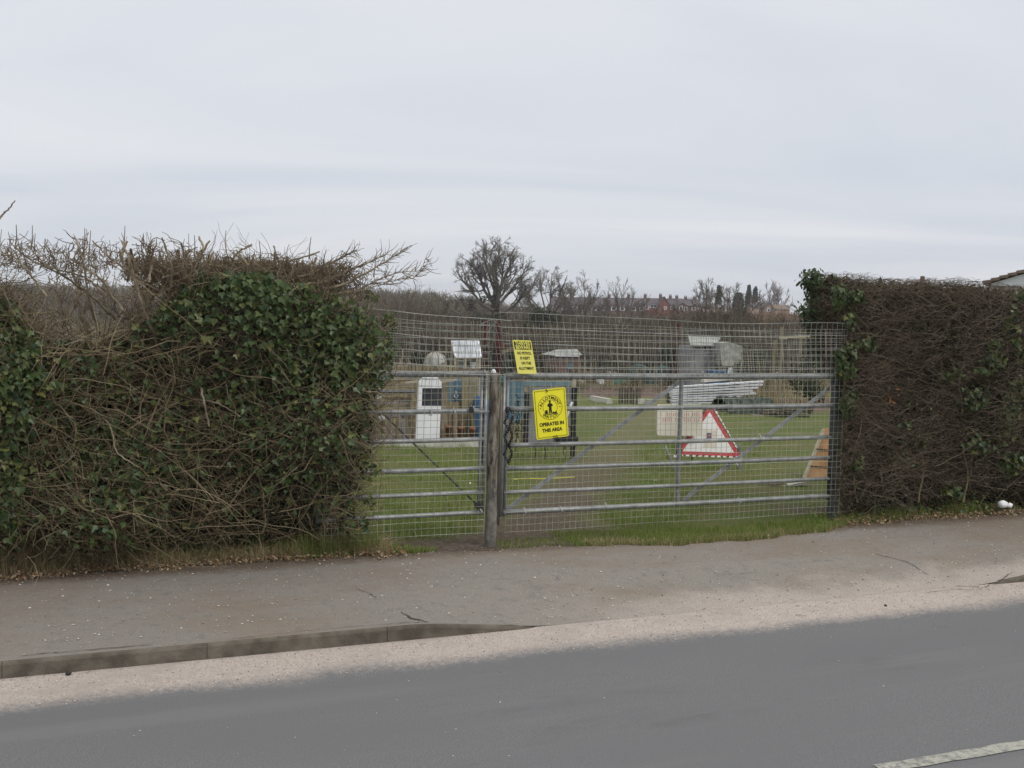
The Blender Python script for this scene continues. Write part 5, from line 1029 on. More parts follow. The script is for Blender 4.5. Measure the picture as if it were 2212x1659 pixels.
for (px0, px1, py, y_, lab) in ((1396, 1431, 789, YB(1413, 830), 'larger blue green hoop pair left of the rust upright'), (1449, 1481, 792, YB(1465, 832), 'smaller blue green hoop pair behind the middle of the wide gate')):
    t = thing('hoops', base((px0+px1)/2, 820, y_), lab, 'hoops')
    for k in range(3):
        a = at_y(px0+k*3, 0, y_)[0]; b = at_y(px1+k*3, 0, y_)[0]; zt = at_y(px0, py, y_)[2]; c_ = (a+b)/2; r_ = (b-a)/2; zb_ = float(terr(c_, y_)); m = MB()
        m.tube([(c_-r_*math.cos(u_), y_+k*.5, zb_+(zt-zb_)*math.sin(u_)**.6) for u_ in np.linspace(0.001, math.pi-.001, 18)], .016, 6); m.build('hoop', 'greenhose', t)
    m = MB(); B(m, px0+6, py+8, px1-8, 815, y_+.8, .6, True); m.build('dark_tub', 'black', t)
simple('green_box', lambda m: Q4(m, [(1339, 819), (1360, 819), (1369, 829), (1335, 829)], YB(1350, 829), .8), 'green', 'green wedge shaped cold frame on the far soil', 'cold frame')
simple('white_tub', lambda m: B(m, 1295, 817, 1305, 829, YB(1300, 829), .4, True), 'white', 'small white tub on the soil left of the green cold frame', 'tub')
simple('white_tub', lambda m: B(m, 1256, 822, 1262, 829, YB(1260, 829), .3, True), 'poly', 'tiny grey white tub farthest left on the brown soil', 'tub')
t = thing('stump_row', ter(1360, 872), 'row of short dark brown stakes at the end of the worn track', 'stakes')
for i in range(8): m = MB(); px = 1338+i*6.2; B(m, px, 838+rng.uniform(-3, 6), px+3.2, 874, YB(1360, 872)+rng.uniform(-.4, .4), .08, True); m.build('stake', 'bark', t)
for i, (a, b, c_, d, lab) in enumerate(((1369, 868, 1392, 870, 'pale concrete block left of the cream board'), (1394, 868, 1410, 871, 'smaller concrete block beside the first pale block'), (1279, 860, 1317, 870, 'long grey slab edging the far end of the lawn'))):
    simple('concrete_block', lambda m, a=a, b=b, c_=c_, d=d: m.bar(ter(a, b+4)+[0, 0, .08], ter(c_, d+2)+[0, 0, .08], .2, .2), 'concrete', lab, 'concrete block')
# small brown hut behind the watch sign
yh = YB(1225, 820)
t = thing('plot_hut', base(1225, 815, yh), 'little brown plot hut with low grey pitched roof', 'hut')
m = MB(); B(m, 1200, 768, 1252, 815, yh, 1.8, True); m.build('wall', 'brick_dull', t)
m = MB(); A_ = [at_y(1194, 768, yh-.2), at_y(1258, 767, yh-.2)]; rg = [at_y(1203, 755, yh+.9), at_y(1246, 754, yh+.9)]; bk = [A_[0]+[0, 2.2, 0], A_[1]+[0, 2.2, 0]]; m.add(A_+rg+bk, [(0, 1, 3, 2), (2, 3, 5, 4), (0, 2, 4), (1, 5, 3), (0, 4, 5, 1)]); m.build('roof', 'felt', t)
m = MB(); B(m, 1200, 768, 1252, 770, yh-.24, .03); m.build('fascia', 'white', t); m = MB(); B(m, 1228, 785, 1236, 800, yh-.03, .03); m.build('blue_hatch', 'blue', t)
fence_line('far_fence', 1440, 1600, 800, YB(1520, 822), 'shed', 'low grey fence of boards behind the grey shed', 7, 2)
fence_line('far_fence', 1110, 1330, 800, YB(1220, 817), 'wood', 'long brown fence of boards across the far plots', 8, 2)
fence_line('far_fence', 700, 905, 782, YB(850, 812), 'wood', 'brown board fence seen past the end of the left hedge', 9, 3)
simple('pink_rag', lambda m: Q4(m, [(1083, 741), (1089, 740), (1091, 752), (1085, 755)], .12, .01), 'terra', 'small pale orange rag hanging beside the leaning yellow sign', 'rag')
simple('batten', lambda m: m.bar(at_y(1083, 761, .3), at_y(1112, 753, .3), .02, .02), 'wood', 'short grey batten sticking out left of the leaning yellow sign', 'timber')
simple('dark_pipe', lambda m: m.tube([base(1078, 960, .9), at_y(1077, 820, .9)], .02, 8), 'bark', 'dark slim stake behind the wooden gate post', 'stake')
# more clutter: canes, tubs and small heaps over the far plots
for i, (px, y_, h_, mn, kind, lab) in enumerate(((1140, YB(1140, 832), .5, 'terra', 'tub', 'reddish tub on the plots left of the brown hut'), (1185, YB(1185, 838), .45, 'blue', 'tub', 'faded blue tub in front of the brown hut'), (1262, YB(1262, 832), .6, 'black', 'bin', 'black compost bin right of the brown hut'), (1100, YB(1100, 834), .6, 'green', 'bin', 'green compost bin beyond the pale blue boards'), (1310, YB(1310, 826), .7, 'black', 'bin', 'distant black compost bin above the soil plot'), (1467, YB(1467, 830), .7, 'blue2', 'barrel', 'distant blue water butt left of the grey shed'), (1660, YB(1660, 842), .6, 'black', 'bin', 'black bin among the bean canes'))):
    def f_(m, px=px, y_=y_, h_=h_): m.lathe([(h_*.38, 0), (h_*.34, h_*.8), (h_*.2, h_), (.02, h_*1.02)], base(px, 0, y_), 12)
    simple('compost_bin' if kind == 'bin' else kind, f_, mn, lab, kind, smooth=True)
for i, (px, y_, n_, w_, lab) in enumerate(((1290, YB(1290, 838), 12, 40, 'line of short canes beyond the track end'), (1420, YB(1420, 834), 12, 50, 'scattered canes behind the blue green hoops'), (1150, YB(1150, 830), 14, 60, 'cluster of bean canes beyond the trough'), (880, 18, 9, 40, 'few thin canes behind the net dome'))):
    t = thing('cane_row', base(px, 0, y_), lab, 'canes')
    for k in range(n_): a = base(px+rng.uniform(-w_/2, w_/2), 0, y_+rng.normal(0, .5)); m = MB(); m.tube([a, a+[rng.normal(0, .12), 0, rng.uniform(1.2, 2.1)]], .012, 5); m.build('cane', ('wood_y', 'wood_pale', 'wood')[k % 3], t)

# low winter growth, stalks and rubbish over the far plots
m = MB(); mc = MB()
for i in range(420):
    px = rng.choice([rng.uniform(1105, 1470), rng.uniform(1560, 1790), rng.uniform(790, 1040)]); py = rng.uniform(822, 856) if px < 1480 else rng.uniform(830, 885)
    if px < 1041: py = rng.uniform(815, 850)
    if 1225 < px < 1420 and py > 846: continue
    c_ = ter(px, py); sz = (c_-CAM)@fw/60; clump(m, c_+[0, 0, .12*sz], (.35*sz, .3, .16*sz*rng.uniform(.4, 1.6)), 26, .10*sz, OVAL)
    if i % 2 == 0: n = 9; st = np.repeat([c_], n, 0)+rng.normal(0, .25, (n, 3))*[1, 1, 0]; strands(mc, walk(st, np.stack([rng.normal(0, .2, n), rng.normal(0, .2, n), np.ones(n)], 1), rng.uniform(.25, .9, n), 3, .12), .012, .006, 3)
MT['plotgrow'] = leafmat('plot_growth_leaves', [(.10,.065,.045),(.05,.075,.025),(.16,.12,.075),(.07,.045,.035),(.09,.12,.04)], .8, .1)
tag(m.build('plot_growth', 'plotgrow', None), kind='stuff'); tag(mc.build('dead_stalks', 'straw', None), kind='stuff')
#PART5
# ================================================================ DISTANT TREES AND HOUSES
def grow(mb, P, L_, Ra, Rb, levels, clip=None):
    """levels: list of (children, spread, ratio, up, K, min radius)"""
    for (c, sprd, ratio, up, K, rmin) in levels:
        n, k1, _ = P.shape; par = np.repeat(np.arange(n), c); t = rng.uniform(.22, 1, n*c); f = t*(k1-1); i = np.minimum(f.astype(int), k1-2); fr = (f-i)[:, None]
        st = P[par, i]*(1-fr)+P[par, i+1]*fr; tan = unit(P[par, i+1]-P[par, i]); d = unit(tan+rng.normal(0, sprd, (n*c, 3))+np.array([0, 0, up])); ln = L_[par]*ratio*rng.uniform(.6, 1.15, n*c)*(1.1-.45*t)
        ra = np.maximum((Ra[par]+(Rb[par]-Ra[par])*t)*.62, rmin); rb = np.maximum(ra*.45, rmin*.7)
        P = walk(st, d, ln, K, .16, (0, 0, .03))
        if clip is not None:
            q_ = P[:, -1]-clip[0]; e_ = (q_@r0/clip[1])**2+(q_@f0/clip[1])**2+(q_[:, 2]/clip[2])**2; ok = e_ < rng.uniform(.82, 1.12, len(e_)); P, ln, ra, rb = P[ok], ln[ok], ra[ok], rb[ok]
        strands(mb, P, ra, rb, 4 if len(P) < 900 else 3); L_, Ra, Rb = ln, ra, rb
    return P
def loc(p, right, up_, fwd=0): return np.array(p)+r0*right+f0*fwd+np.array([0, 0, up_])
def bare_tree(name, px, D, py_top, label, limbs, mname='bark_far', trunk_r=.3, levels=None, ivy=None, group=None, py_base=None, cat='tree', round_=None):
    P0 = at_d(px, 676, D); g_ = tz(P0); P0[2] = g_; top = at_d(px, py_top, D)[2]; Hh = top-g_; s = D/F
    t = thing(name, P0, label, cat, group); m = MB()
    nz_ = 8; tp = [loc(P0, .04*Hh*math.sin(k*.9)*.3, Hh*.55*k/(nz_-1)) for k in range(nz_)]; m.tube(tp, np.linspace(trunk_r, trunk_r*.5, nz_), 8); m.build('trunk', mname, t, True)
    m = MB(); Ps = []; Ls = []
    for (h0, dx_, dz_, dy_) in limbs:   # start height fraction, end offset right / up (fraction of height), depth
        a = loc(P0, 0, Hh*h0); e = loc(P0, dx_*Hh, dz_*Hh, dy_*Hh); k = 7; L0 = np.linalg.norm(e-a); u_ = np.linspace(0, 1, k)[:, None]; c_ = a+(e-a)*u_; c_[:, 2] += -np.sin(u_[:, 0]*math.pi)*L0*.10*(1 if abs(dx_) > .25 else 0); c_ += rng.normal(0, L0*.018, c_.shape); c_[0] = a; Ps.append(c_); Ls.append(L0)
    P = np.array(Ps); L_ = np.array(Ls); Ra = trunk_r*.48*np.clip(L_/L_.max(), .5, 1); Rb = Ra*.3; strands(m, P, Ra, Rb, 6)
    grow(m, P, L_, Ra, Rb, levels, None if round_ is None else (loc(P0, round_[0]*Hh, round_[1]*Hh), round_[2]*Hh, round_[3]*Hh)); m.build('crown', mname, t)
    if ivy:
        m = MB()
        for (dx_, dz_, rx, rz, n_) in ivy: clump(m, loc(P0, dx_*Hh, dz_*Hh), (rx*Hh, rx*Hh, rz*Hh), n_, .28*s/.05, OVAL)
        m.build('ivy', 'ivy_dk', t)
    return t
OAK = [(.30, -.36, .50, .05), (.36, -.34, .70, -.1), (.40, -.26, .82, .1), (.45, -.12, .91, 0), (.48, .03, .93, .06), (.45, .16, .90, -.08), (.40, .28, .78, .05), (.34, .34, .60, -.05), (.26, .42, .38, .05), (.24, -.38, .38, -.05), (.42, -.2, .74, .0), (.42, .18, .72, 0), (.40, -.05, .82, .22), (.40, .08, .82, -.22)]
LV = [(9, .52, .46, .12, 5, .030), (7, .55, .58, .10, 4, .017), (6, .58, .64, .08, 3, .011), (3, .6, .7, .05, 2, .009)]
OAK = [(a, b*.92, a+(c-a)*.91, d) for a, b, c, d in OAK]
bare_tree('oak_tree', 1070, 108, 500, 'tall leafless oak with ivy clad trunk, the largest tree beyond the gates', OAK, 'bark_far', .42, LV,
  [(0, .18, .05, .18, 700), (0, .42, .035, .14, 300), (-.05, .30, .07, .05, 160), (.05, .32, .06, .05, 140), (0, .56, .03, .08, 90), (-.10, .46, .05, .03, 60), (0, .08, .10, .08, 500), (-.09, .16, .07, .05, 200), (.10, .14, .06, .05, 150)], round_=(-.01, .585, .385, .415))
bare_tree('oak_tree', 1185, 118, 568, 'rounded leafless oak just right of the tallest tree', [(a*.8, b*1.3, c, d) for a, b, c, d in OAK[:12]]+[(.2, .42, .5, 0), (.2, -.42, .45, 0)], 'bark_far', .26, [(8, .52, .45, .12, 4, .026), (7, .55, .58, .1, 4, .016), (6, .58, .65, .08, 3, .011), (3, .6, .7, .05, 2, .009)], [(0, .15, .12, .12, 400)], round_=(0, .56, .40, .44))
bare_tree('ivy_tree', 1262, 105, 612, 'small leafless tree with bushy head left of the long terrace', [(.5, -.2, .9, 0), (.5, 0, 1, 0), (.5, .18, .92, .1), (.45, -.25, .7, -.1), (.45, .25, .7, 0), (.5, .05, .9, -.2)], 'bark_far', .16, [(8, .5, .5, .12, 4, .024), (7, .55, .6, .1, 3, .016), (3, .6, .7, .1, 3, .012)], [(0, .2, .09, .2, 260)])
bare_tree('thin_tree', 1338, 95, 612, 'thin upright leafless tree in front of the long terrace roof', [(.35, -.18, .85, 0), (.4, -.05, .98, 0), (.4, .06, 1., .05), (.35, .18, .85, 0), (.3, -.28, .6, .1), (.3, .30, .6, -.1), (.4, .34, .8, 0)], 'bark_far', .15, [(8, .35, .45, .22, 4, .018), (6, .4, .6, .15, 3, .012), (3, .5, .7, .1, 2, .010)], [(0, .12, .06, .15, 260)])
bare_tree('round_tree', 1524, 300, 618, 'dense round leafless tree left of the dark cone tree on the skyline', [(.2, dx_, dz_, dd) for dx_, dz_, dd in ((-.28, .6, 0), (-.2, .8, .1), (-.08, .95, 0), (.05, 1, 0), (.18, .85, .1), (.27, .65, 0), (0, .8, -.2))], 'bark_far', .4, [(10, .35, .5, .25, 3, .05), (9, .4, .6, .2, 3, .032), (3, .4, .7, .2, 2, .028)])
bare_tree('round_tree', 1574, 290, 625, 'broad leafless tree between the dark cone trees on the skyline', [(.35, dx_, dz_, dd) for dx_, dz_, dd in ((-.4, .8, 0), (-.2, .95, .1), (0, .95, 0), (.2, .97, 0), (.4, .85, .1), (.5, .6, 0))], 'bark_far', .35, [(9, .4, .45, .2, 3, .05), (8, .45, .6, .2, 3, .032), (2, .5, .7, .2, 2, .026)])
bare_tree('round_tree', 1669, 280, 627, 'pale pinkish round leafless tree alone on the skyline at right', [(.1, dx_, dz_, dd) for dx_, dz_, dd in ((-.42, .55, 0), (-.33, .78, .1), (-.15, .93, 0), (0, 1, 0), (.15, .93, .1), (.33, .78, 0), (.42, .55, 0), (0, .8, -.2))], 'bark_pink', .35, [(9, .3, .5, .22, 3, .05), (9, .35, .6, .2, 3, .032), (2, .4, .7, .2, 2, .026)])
MU = [(.15, -.42, .70, 0), (.2, -.25, .9, .1), (.2, -.08, .96, 0), (.2, .1, 1, 0), (.2, .27, .9, -.1), (.15, .42, .72, 0), (.2, 0, .8, .25), (.2, .05, .8, -.25)]
for px, D, pt, lab in ((1555, 92, 648, 'wide twisted leafless tree in front of the far houses'), (1585, 98, 650, 'second twisted leafless tree right of the widest one'), (1500, 96, 664, 'low leafless tree left of the twisted pair'), (1630, 100, 662, 'low leafless tree right of the twisted pair')):
    bare_tree('twisted_tree', px, D, pt, lab, MU, 'scrub', .18, [(8, .5, .45, .14, 4, .022), (7, .55, .6, .1, 3, .016), (4, .6, .65, .1, 3, .012)])
for px, D, pt, lab in ((880, 120, 640, 'leafless tree in the hedgerow farthest left past the hedge end'), (955, 112, 648, 'slim leafless tree just left of the tall oak'), (1240, 88, 690, 'low leafless tree below the small bushy headed one'), (1430, 85, 694, 'low leafless tree below the red houses'), (1700, 70, 690, 'low leafless tree behind the timber frame'), (990, 75, 700, 'low leafless tree behind the little greenhouse'), (1300, 150, 654, 'small leafless tree directly before the dull brick houses'), (1385, 140, 656, 'small leafless tree before the red fronted house'), (1470, 150, 660, 'small leafless tree before the lower red gable')):
    bare_tree('small_tree', px, D, pt, lab, MU, 'scrub', .14, [(8, .5, .5, .12, 4, .02), (8, .55, .6, .1, 3, .015)])
for px, D, pt, pb, wd, lab in ((1551, 290, 619, 655, 17, 'single dark cone shaped conifer between leafless trees'), (1616, 285, 618, 662, 20, 'taller left one of the pair of dark conifers'), (1630, 283, 622, 664, 19, 'right one of the pair of dark conifers'), (1594, 288, 634, 662, 22, 'low rounded dark evergreen left of the conifer pair')):
    s_ = D/F; P0 = at_d(px, 676, D); P0[2] = tz(P0); Hh = at_d(px, pt, D)[2]-P0[2]; t = thing('conifer', P0, lab, 'conifer'); m = MB(); m.tube([P0, P0+[0, 0, Hh*.9]], [.25, .06], 7); m.build('trunk', 'bark', t)
    m = MB(); n = 3800; h_ = rng.random(n)**.8; rr_ = wd*s_/2*np.where(pt > 630, np.sqrt(np.clip(1-(h_*2-1)**2*.8, 0, 1)), (1-h_)**.7*.9+.12*(1-h_)+.04)*rng.uniform(.75, 1.08, n); a = rnd(n, 0, 6.283); pos = P0+np.stack([np.cos(a)*rr_, np.sin(a)*rr_, Hh*(.12+.88*h_)], 1); leaves(m, pos, np.stack([np.cos(a), np.sin(a), .5+0*a], 1)+rng.normal(0, .4, (n, 3)), .55*rng.uniform(.6, 1.3, n), OVAL); m.build('crown', 'conifer', t)
# hedgerow bushes across the bottom of the plots: three built, the rest copied
protos = []
for k in range(3):
    t = thing('bare_bush', (0, 0, 0), 'brown leafless bush in the hedgerow at the bottom of the plots', 'bush', 'bushes of the hedgerow beyond the plots'); m = MB()
    n = 70; st = np.stack([rng.normal(0, .7, n), rng.normal(0, .5, n), np.zeros(n)], 1); P = walk(st, np.stack([rng.normal(0, .35, n), rng.normal(0, .35, n), np.ones(n)], 1), rng.uniform(1.8, 3.4, n), 5, .13, (0, 0, .03)); ra = rng.uniform(.02, .05, n); strands(m, P, ra, .012, 4); m.build('stems', 'scrub', t)
    m = MB(); grow(m, P, np.full(n, 2.6), ra, np.full(n, .012), [(8, .45, .38, .1, 3, .012), (6, .5, .5, .08, 2, .010)]); m.build('twigs', 'scrub', t); protos.append(t)
i_ = 0
for row, (D, px0, px1, st_, hs) in enumerate(((84, 740, 1790, 36, .95), (95, 760, 1800, 33, 1.15), (107, 740, 1820, 30, 1.35))):
    px = px0
    while px < px1:
        P_ = at_d(px+rng.normal(0, 6), 676, D+rng.normal(0, 2)); z_ = tz(P_)-.05; sc = hs*rng.uniform(.8, 1.12)
        if i_ < 3: protos[i_].location = (P_[0], P_[1], z_); protos[i_].scale = (sc,)*3
        else: copy_thing(protos[i_ % 3], (P_[0], P_[1], z_), 'brown leafless bush in the hedgerow at the bottom of the plots', (sc*1.15, sc*1.15, sc), rng.uniform(0, 6))
        i_ += 1; px += st_
# evergreen and bramble growth under the hedgerow, thick and uncountable
m = MB()
for i in range(150):
    px = rng.uniform(700, 1830); D = rng.uniform(78, 104); P_ = at_d(px, 676, D); z_ = tz(P_); clump(m, (P_[0], P_[1], z_+rng.uniform(.2, 1.7)), (rng.uniform(.5, 1.6), .6, rng.uniform(.4, 1.1)), 150, .22, OVAL)
MT['under'] = leafmat('hedgerow_leaves', [(.04,.045,.022),(.085,.065,.04),(.11,.08,.05),(.03,.045,.02),(.09,.05,.035)], .8, .1); tag(m.build('undergrowth', 'under', None), kind='stuff')
m = MB()
for i in range(44):
    px = rng.uniform(700, 1800); D = rng.uniform(62, 80); P_ = at_d(px, 676, D); z_ = tz(P_); clump(m, (P_[0], P_[1], z_+rng.uniform(.2, .8)), (rng.uniform(.4, 1.), .5, rng.uniform(.3, .7)), 110, .16, OVAL)
tag(m.build('bramble_patch', 'under', None), kind='stuff')
for i, (px, D, pt, wd, lab) in enumerate(((1150, 100, 655, 60, 'dark green shrub between the tall oak and its neighbour'), (1205, 100, 672, 50, 'dark evergreen shrub under the rounded oak'), (1035, 100, 680, 60, 'olive shrub against the foot of the tall oak'), (900, 30, 748, 26, 'green laurel bush beyond the net dome'), (1120, 60, 735, 40, 'dark bush behind the leaning yellow sign'), (1450, 62, 742, 36, 'dark bush left of the grey shed'), (1640, 50, 748, 40, 'dark ivy covered bush right of the plastic film'), (1760, 30, 700, 70, 'dark shrub behind the timber frame'))):
    P0 = at_d(px, 676, D); P0[2] = tz(P0); Hh = at_d(px, pt, D)[2]-P0[2]; w_ = wd*D/F/2; t = thing('evergreen_shrub', P0, lab, 'shrub'); m = MB(); m.tube([P0, P0+[0, 0, Hh*.7]], [.08, .03], 6); m.build('trunk', 'bark', t); m = MB()
    for k in range(9): clump(m, P0+np.array([rng.normal(0, w_*.45), rng.normal(0, w_*.4), Hh*rng.uniform(.25, .85)]), (w_*.5, w_*.5, Hh*.16), 200, .0028*D, OVAL)
    m.build('foliage', 'ivy_dk', t)
# far woodland on the rise, left
m = MB(); prof = lambda px: np.interp(px, [-900, 0, 300, 780, 860, 930, 980, 1060, 1150, 1290], [600, 605, 612, 612, 620, 618, 638, 648, 660, 680])
nT = 460; pxs = rng.uniform(-700, 1290, nT)
allP = []
for i in range(nT):
    D = rng.uniform(165, 235); P_ = at_d(pxs[i], 676, D); z_ = tz(P_); Hh = (at_d(pxs[i], prof(pxs[i])+rng.uniform(0, 14), D)[2]-z_); n = 42
    if Hh < 1: continue
    st = np.stack([P_[0]+rng.normal(0, 1.4, n), P_[1]+rng.normal(0, 1.4, n), z_+Hh*rng.random(n)**1.1*.7], 1); allP.append(walk(st, np.stack([rng.normal(0, .38, n), rng.normal(0, .38, n), np.ones(n)], 1), (Hh*rng.uniform(.85, 1.03, n)-(st[:, 2]-z_))*.95, 3, .10))
Pw = np.concatenate(allP); strands(m, Pw, .06, .03, 3)
for rep in range(2):
    st = Pw[:, 1+rep]; n = len(st); strands(m, walk(st, np.stack([rng.normal(0, .6, n), rng.normal(0, .6, n), np.full(n, .8)], 1), rng.uniform(.8, 2.0, n), 2, .2), .04, .025, 3)
tag(m.build('far_woodland', 'wood_far', None), kind='stuff')
# scrub in front of the houses
m = MB(); mo = MB()
for i in range(330):
    px = rng.uniform(1230, 1900); D = rng.uniform(150, 235); P_ = at_d(px, 676, D); z_ = tz(P_); top_px = np.interp(px, [1230, 1300, 1400, 1480, 1520, 1620, 1700, 1900], [672, 674, 676, 672, 662, 670, 668, 664])+rng.uniform(0, 9); Hh = at_d(px, top_px, D)[2]-z_; n = 46
    if Hh < .6: continue
    st = np.stack([P_[0]+rng.normal(0, 1.6, n), P_[1]+rng.normal(0, 1.4, n), z_+Hh*rng.random(n)*.6], 1); P = walk(st, np.stack([rng.normal(0, .5, n), rng.normal(0, .5, n), np.ones(n)], 1), (Hh-(st[:, 2]-z_))*rng.uniform(.6, 1, n), 3, .16); strands(mo if px > 1600 and rng.random() < .8 else m, P, .055, .03, 3)
tag(m.build('far_scrub', 'wood_far', None), kind='stuff'); tag(mo.build('orange_scrub', 'scrub_or', None), kind='stuff')
# ---------------------------------------------------------------- houses
def hbox(m, P, x0, x1, z0, z1, y0, y1):
    v = [loc(P, x, z, y) for x in (x0, x1) for y in (y0, y1) for z in (z0, z1)]; m.add(v, [(0, 1, 3, 2), (4, 6, 7, 5), (0, 4, 5, 1), (2, 3, 7, 6), (0, 2, 6, 4), (1, 5, 7, 3)])
def house(px0, px1, pr, pe, D, label, wallm, wins, roofm='slate', gable=False, chim=(), group=None, depth=7., pbase=None):
    P = at_d((px0+px1)/2, 676, D); P[2] = tz(P); s = D/F; cxp = (px0+px1)/2; hz_ = lambda px, py: at_d(px, py, D)[2]-P[2]
    w = (px1-px0)*s/2; ze = hz_(cxp, pe); zr = hz_(cxp, pr)
    t = thing('terraced_house' if group else 'house', P, label, 'house', group); m = MB()
    if gable:
        m.prism([loc(P, x, z, 0) for x, z in ((-w, -.5), (w, -.5), (w, ze), (0, zr), (-w, ze))], [loc(P, x, z, depth) for x, z in ((-w, -.5), (w, -.5), (w, ze), (0, zr), (-w, ze))]); m.build('wall', wallm, t)
        m = MB(); e_ = .25
        for sg in (-1, 1):
            m.prism([loc(P, 0, zr+.22, -e_), loc(P, sg*(w+.2), ze+.02, -e_), loc(P, sg*(w+.2), ze-.14, -e_), loc(P, 0, zr+.04, -e_)], [loc(P, 0, zr+.22, depth+e_), loc(P, sg*(w+.2), ze+.02, depth+e_), loc(P, sg*(w+.2), ze-.14, depth+e_), loc(P, 0, zr+.04, depth+e_)])
        rf = m.build('roof', roofm, t)
    else:
        hbox(m, P, -w+.01, w-.01, -.5, ze, 0, depth); m.build('wall', wallm, t)
        m = MB(); pr_ = [(-.3, ze-.05), (depth/2, zr), (depth+.3, ze-.05)]; m.prism([loc(P, -w, z, y) for y, z in pr_], [loc(P, w, z, y) for y, z in pr_]); rf = m.build('roof', roofm, t)
    for (cpx, hh) in chim:
        x = (cpx-cxp)*s; m = MB(); ym = depth/2-.4 if not gable else depth*.4; hbox(m, P, x-.36, x+.36, zr-1., zr+hh*.8, ym, ym+.8); c = m.build('chimney', wallm if 'red' in wallm else 'brick_dull', t)
        for k in (-.2, .2): m = MB(); b_ = loc(P, x+k, zr+hh*.8, ym+.4); m.tube([b_, b_+[0, 0, .35]], .12, 6); o_ = m.build('pot', 'terra', c)
    for (a, b, c_, d) in wins:
        x0, x1, z0, z1 = (a-cxp)*s, (c_-cxp)*s, hz_(cxp, d), hz_(cxp, b); m = MB(); hbox(m, P, x0-.16, x1+.16, z0-.16, z1+.16, -.07, .05); fr = m.build('window', 'render_w', t); m = MB(); n_ = max(1, round((x1-x0)/.8))
        for k in range(n_): u0_, u1_ = x0+(x1-x0)*(k+.08)/n_, x0+(x1-x0)*(k+.92)/n_; hbox(m, P, u0_, u1_, z0, z1, -.09, -.06)
        m.build('pane', 'pane', fr)
    return t
D_ = 282
hs_ = [(1190, 1232, 'brick_dull', 'dull brick terraced house farthest left, half hidden by the rounded oak'), (1232, 1274, 'brick_dull', 'terraced house behind the small bushy headed tree'), (1274, 1316, 'brick_dull', 'dull brick terraced house left of the thin tree'), (1316, 1358, 'brick_dull', 'dull brick terraced house behind the thin tree'), (1358, 1392, 'brick_dull', 'dull brick terraced house next to the red fronted one')]
for k, (a, b, wm_, lab) in enumerate(hs_): house(a, b-.2, 641+k*.6, 659+k*.6, D_, lab, wm_, [(a+5, 662+k*.6, a+14, 668+k*.6), (a+24, 662+k*.6, a+32, 668+k*.6)], chim=[(a+1.5, 1.)], group='dull brick houses of the long terrace')
house(1392, 1426, 643.5, 658, D_-1, 'red fronted terraced house with white windows beside the red gable', 'brick', [(1395, 660, 1399.5, 668), (1404, 659, 1418, 664)], chim=[(1396, 1.1)])
house(1423, 1446, 642, 660, D_-4, 'bright red brick gable with one small white window', 'brick', [(1434.5, 663.5, 1438, 667.5)], gable=True, chim=[(1429, .9)])
house(1444, 1478, 644, 659, D_, 'dark roofed red terraced house between the two red gables', 'brick', [(1449, 663, 1453, 668)], chim=[(1451, .9), (1465, .8)])
house(1459, 1490, 655, 666, D_-5, 'lower red brick gable with two tall white windows', 'brick', [(1468, 662, 1473, 670), (1478, 664, 1483.5, 671)], gable=True)
house(1478, 1512, 646, 660, D_+1, 'dark roofed terraced house at the right end of the long terrace', 'brick_dull', [(1495, 664, 1502, 669)], chim=[(1484, .8), (1503, .7)])
house(1516, 1546, 655, 664, 262, 'pale fronted house with wide white window behind the twisted trees', 'brick_pale', [(1520, 664, 1533, 669)], 'slate')
house(1550, 1580, 658, 664, 262, 'pale pink fronted house with arched white porch behind the twisted trees', 'brick_pale', [(1553, 663, 1559, 669), (1568, 665, 1574, 670)], 'slate')
house(1626, 1654, 652.5, 664, 255, 'small house with purple brown roof right of the conifer pair', 'brick_pale', [(1650, 666, 1653, 671)], 'slate', chim=[(1630, .6)])
house(1652, 1672, 655, 667, 253, 'small gabled house below the pale pinkish tree', 'brick_pale', [(1658, 667, 1662, 672)], 'slate', gable=True)
house(1674, 1706, 658, 668, 250, 'brown roofed house low on the skyline before the holly', 'brick_pale', [(1684, 684, 1698, 690)], 'tile_brown')
house(1000, 1085, 655, 664, 300, 'grey roofed long building glimpsed behind the tall oak', 'brick_pale', [(1010, 667, 1016, 672), (1060, 667, 1066, 672)], 'felt')
house(1105, 1160, 655, 663, 300, 'grey roofed building between the tall oak and its neighbour', 'brick_dull', [(1120, 667, 1126, 672)], 'felt')
# white van parked in front of the terrace
P0 = at_d(1358, 676, 235); P0[2] = tz(P0); zt = 2.25; t = thing('parked_van', P0, 'white van parked below the long terrace, seen over the wire mesh', 'van')
m = MB(); zz_ = .0
pr_ = [(-1.3, zz_+.3), (-1.3, zz_+.95), (-.85, zz_+1.1), (-.5, zz_+1.85), (1.2, zz_+1.9), (1.35, zz_+1.2), (1.35, zz_+.3)]; m.prism([loc(P0, x, z, -.85) for x, z in pr_], [loc(P0, x, z, .85) for x, z in pr_]); m.build('body', 'white', t)
m = MB(); hbox(m, P0, -.55, .1, zz_+1.2, zz_+1.65, -.875, -.84); m.build('window', 'pane', t)
for x in (-.85, .85): m = MB(); m.tube([loc(P0, x, zz_+.32, -.9), loc(P0, x, zz_+.32, -.65)], .32, 12); m.build('wheel', 'black', t)
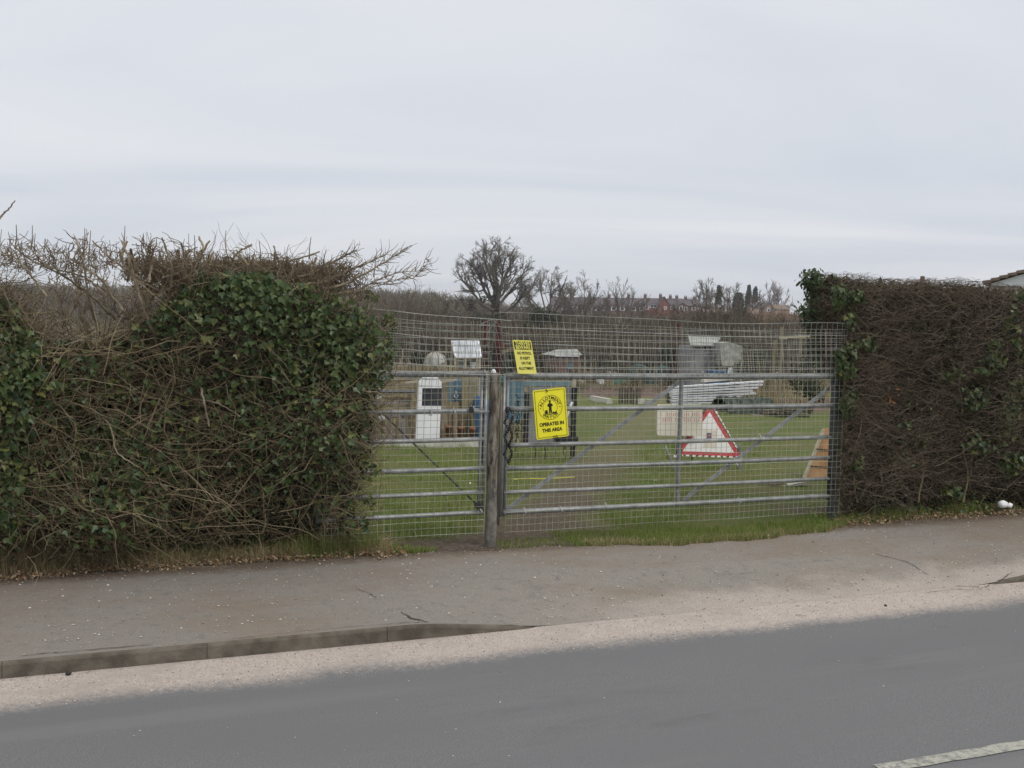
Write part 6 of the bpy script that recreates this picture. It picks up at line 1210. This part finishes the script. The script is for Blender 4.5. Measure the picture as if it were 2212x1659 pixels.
# white house behind the right hedge
keep_r, keep_f = r0.copy(), f0.copy(); dv = unit((ray(2290, 600)*np.array([1, 1, 0]))); f0 = dv; r0 = np.array([dv[1], -dv[0], 0])
D_ = 34; P0 = at_d(2342, 676, D_); P0[2] = tz(P0); s_ = D_/F; t = thing('white_house', P0, 'white rendered house with brown tiled roof showing over the right hedge', 'house')
w = 185*s_; ze = at_d(2157, 609, D_)[2]-P0[2]; zr = at_d(2342, 552, D_)[2]-P0[2]; G_ = [(-w, -.5), (w, -.5), (w, ze), (0, zr), (-w, ze)]
m = MB(); m.prism([loc(P0, x, z, 0) for x, z in G_], [loc(P0, x, z, 8) for x, z in G_]); m.build('wall', 'render_w', t)
m = MB()
for sg in (-1, 1):
    for k in range(12):
        a, b = k/12, (k+1.12)/12; xa, xb = sg*(w+.25)*a, sg*(w+.25)*b; za, zb_ = zr+.12+(ze-zr-.1)*a, zr+.12+(ze-zr-.1)*b
        m.prism([loc(P0, xa, za+.02, -.18), loc(P0, xb, zb_+.07, -.18), loc(P0, xb, zb_-.02, -.18), loc(P0, xa, za-.09, -.18)], [loc(P0, xa, za+.02, 8.2), loc(P0, xb, zb_+.07, 8.2), loc(P0, xb, zb_-.02, 8.2), loc(P0, xa, za-.09, 8.2)])
m.build('roof', 'tile_brown', t)
m = MB(); hbox(m, P0, -1.0, .2, 3.2, 4.3, -.05, .03); fr = m.build('window', 'render_w', t); m = MB(); hbox(m, P0, -.9, .1, 3.3, 4.2, -.07, -.04); m.build('pane', 'pane', fr)
r0, f0 = keep_r, keep_f
P1 = at_d(2036, 600, 60); P1[2] = tz(P1); t = thing('brick_house', P1, 'house behind the right hedge showing only its chimney pot', 'house')
zt = at_d(2036, 603, 60)[2]-P1[2]; m = MB(); hbox(m, P1, -1.2, 5, -.5, zt-2.6, 0, 6); m.build('wall', 'brick_dull', t); m = MB(); m.prism([loc(P1, -1.4, z, y) for y, z in ((-.3, zt-2.6), (3, zt-1.2), (6.3, zt-2.6))], [loc(P1, 5.2, z, y) for y, z in ((-.3, zt-2.6), (3, zt-1.2), (6.3, zt-2.6))]); rf = m.build('roof', 'slate', t)
m = MB(); hbox(m, P1, -.35, .35, zt-2, zt-.1, 2.6, 3.3); cm = m.build('chimney', 'brick_dull', t); m = MB(); b_ = loc(P1, 0, zt-.1, 2.95); m.tube([b_, b_+[0, 0, .38]], [.17, .12], 10); m.build('pot', 'brick_dull', cm)

# ---------------------------------------------------------------- thin air over the valley
m = MB(); m.bx(-2600, 3600, -62, 4100, -4.6, 22); hz = bpy.data.materials.new('haze'); hz.use_nodes = True; hz.node_tree.nodes.clear(); pv = hz.node_tree.nodes.new('ShaderNodeVolumePrincipled'); mo_ = hz.node_tree.nodes.new('ShaderNodeOutputMaterial')
pv.inputs['Color'].default_value = (.9, .92, .95, 1); pv.inputs['Density'].default_value = .00045; pv.inputs['Anisotropy'].default_value = .2; hz.node_tree.links.new(pv.outputs[0], mo_.inputs['Volume']); tag(m.build('haze', hz, None), kind='stuff')
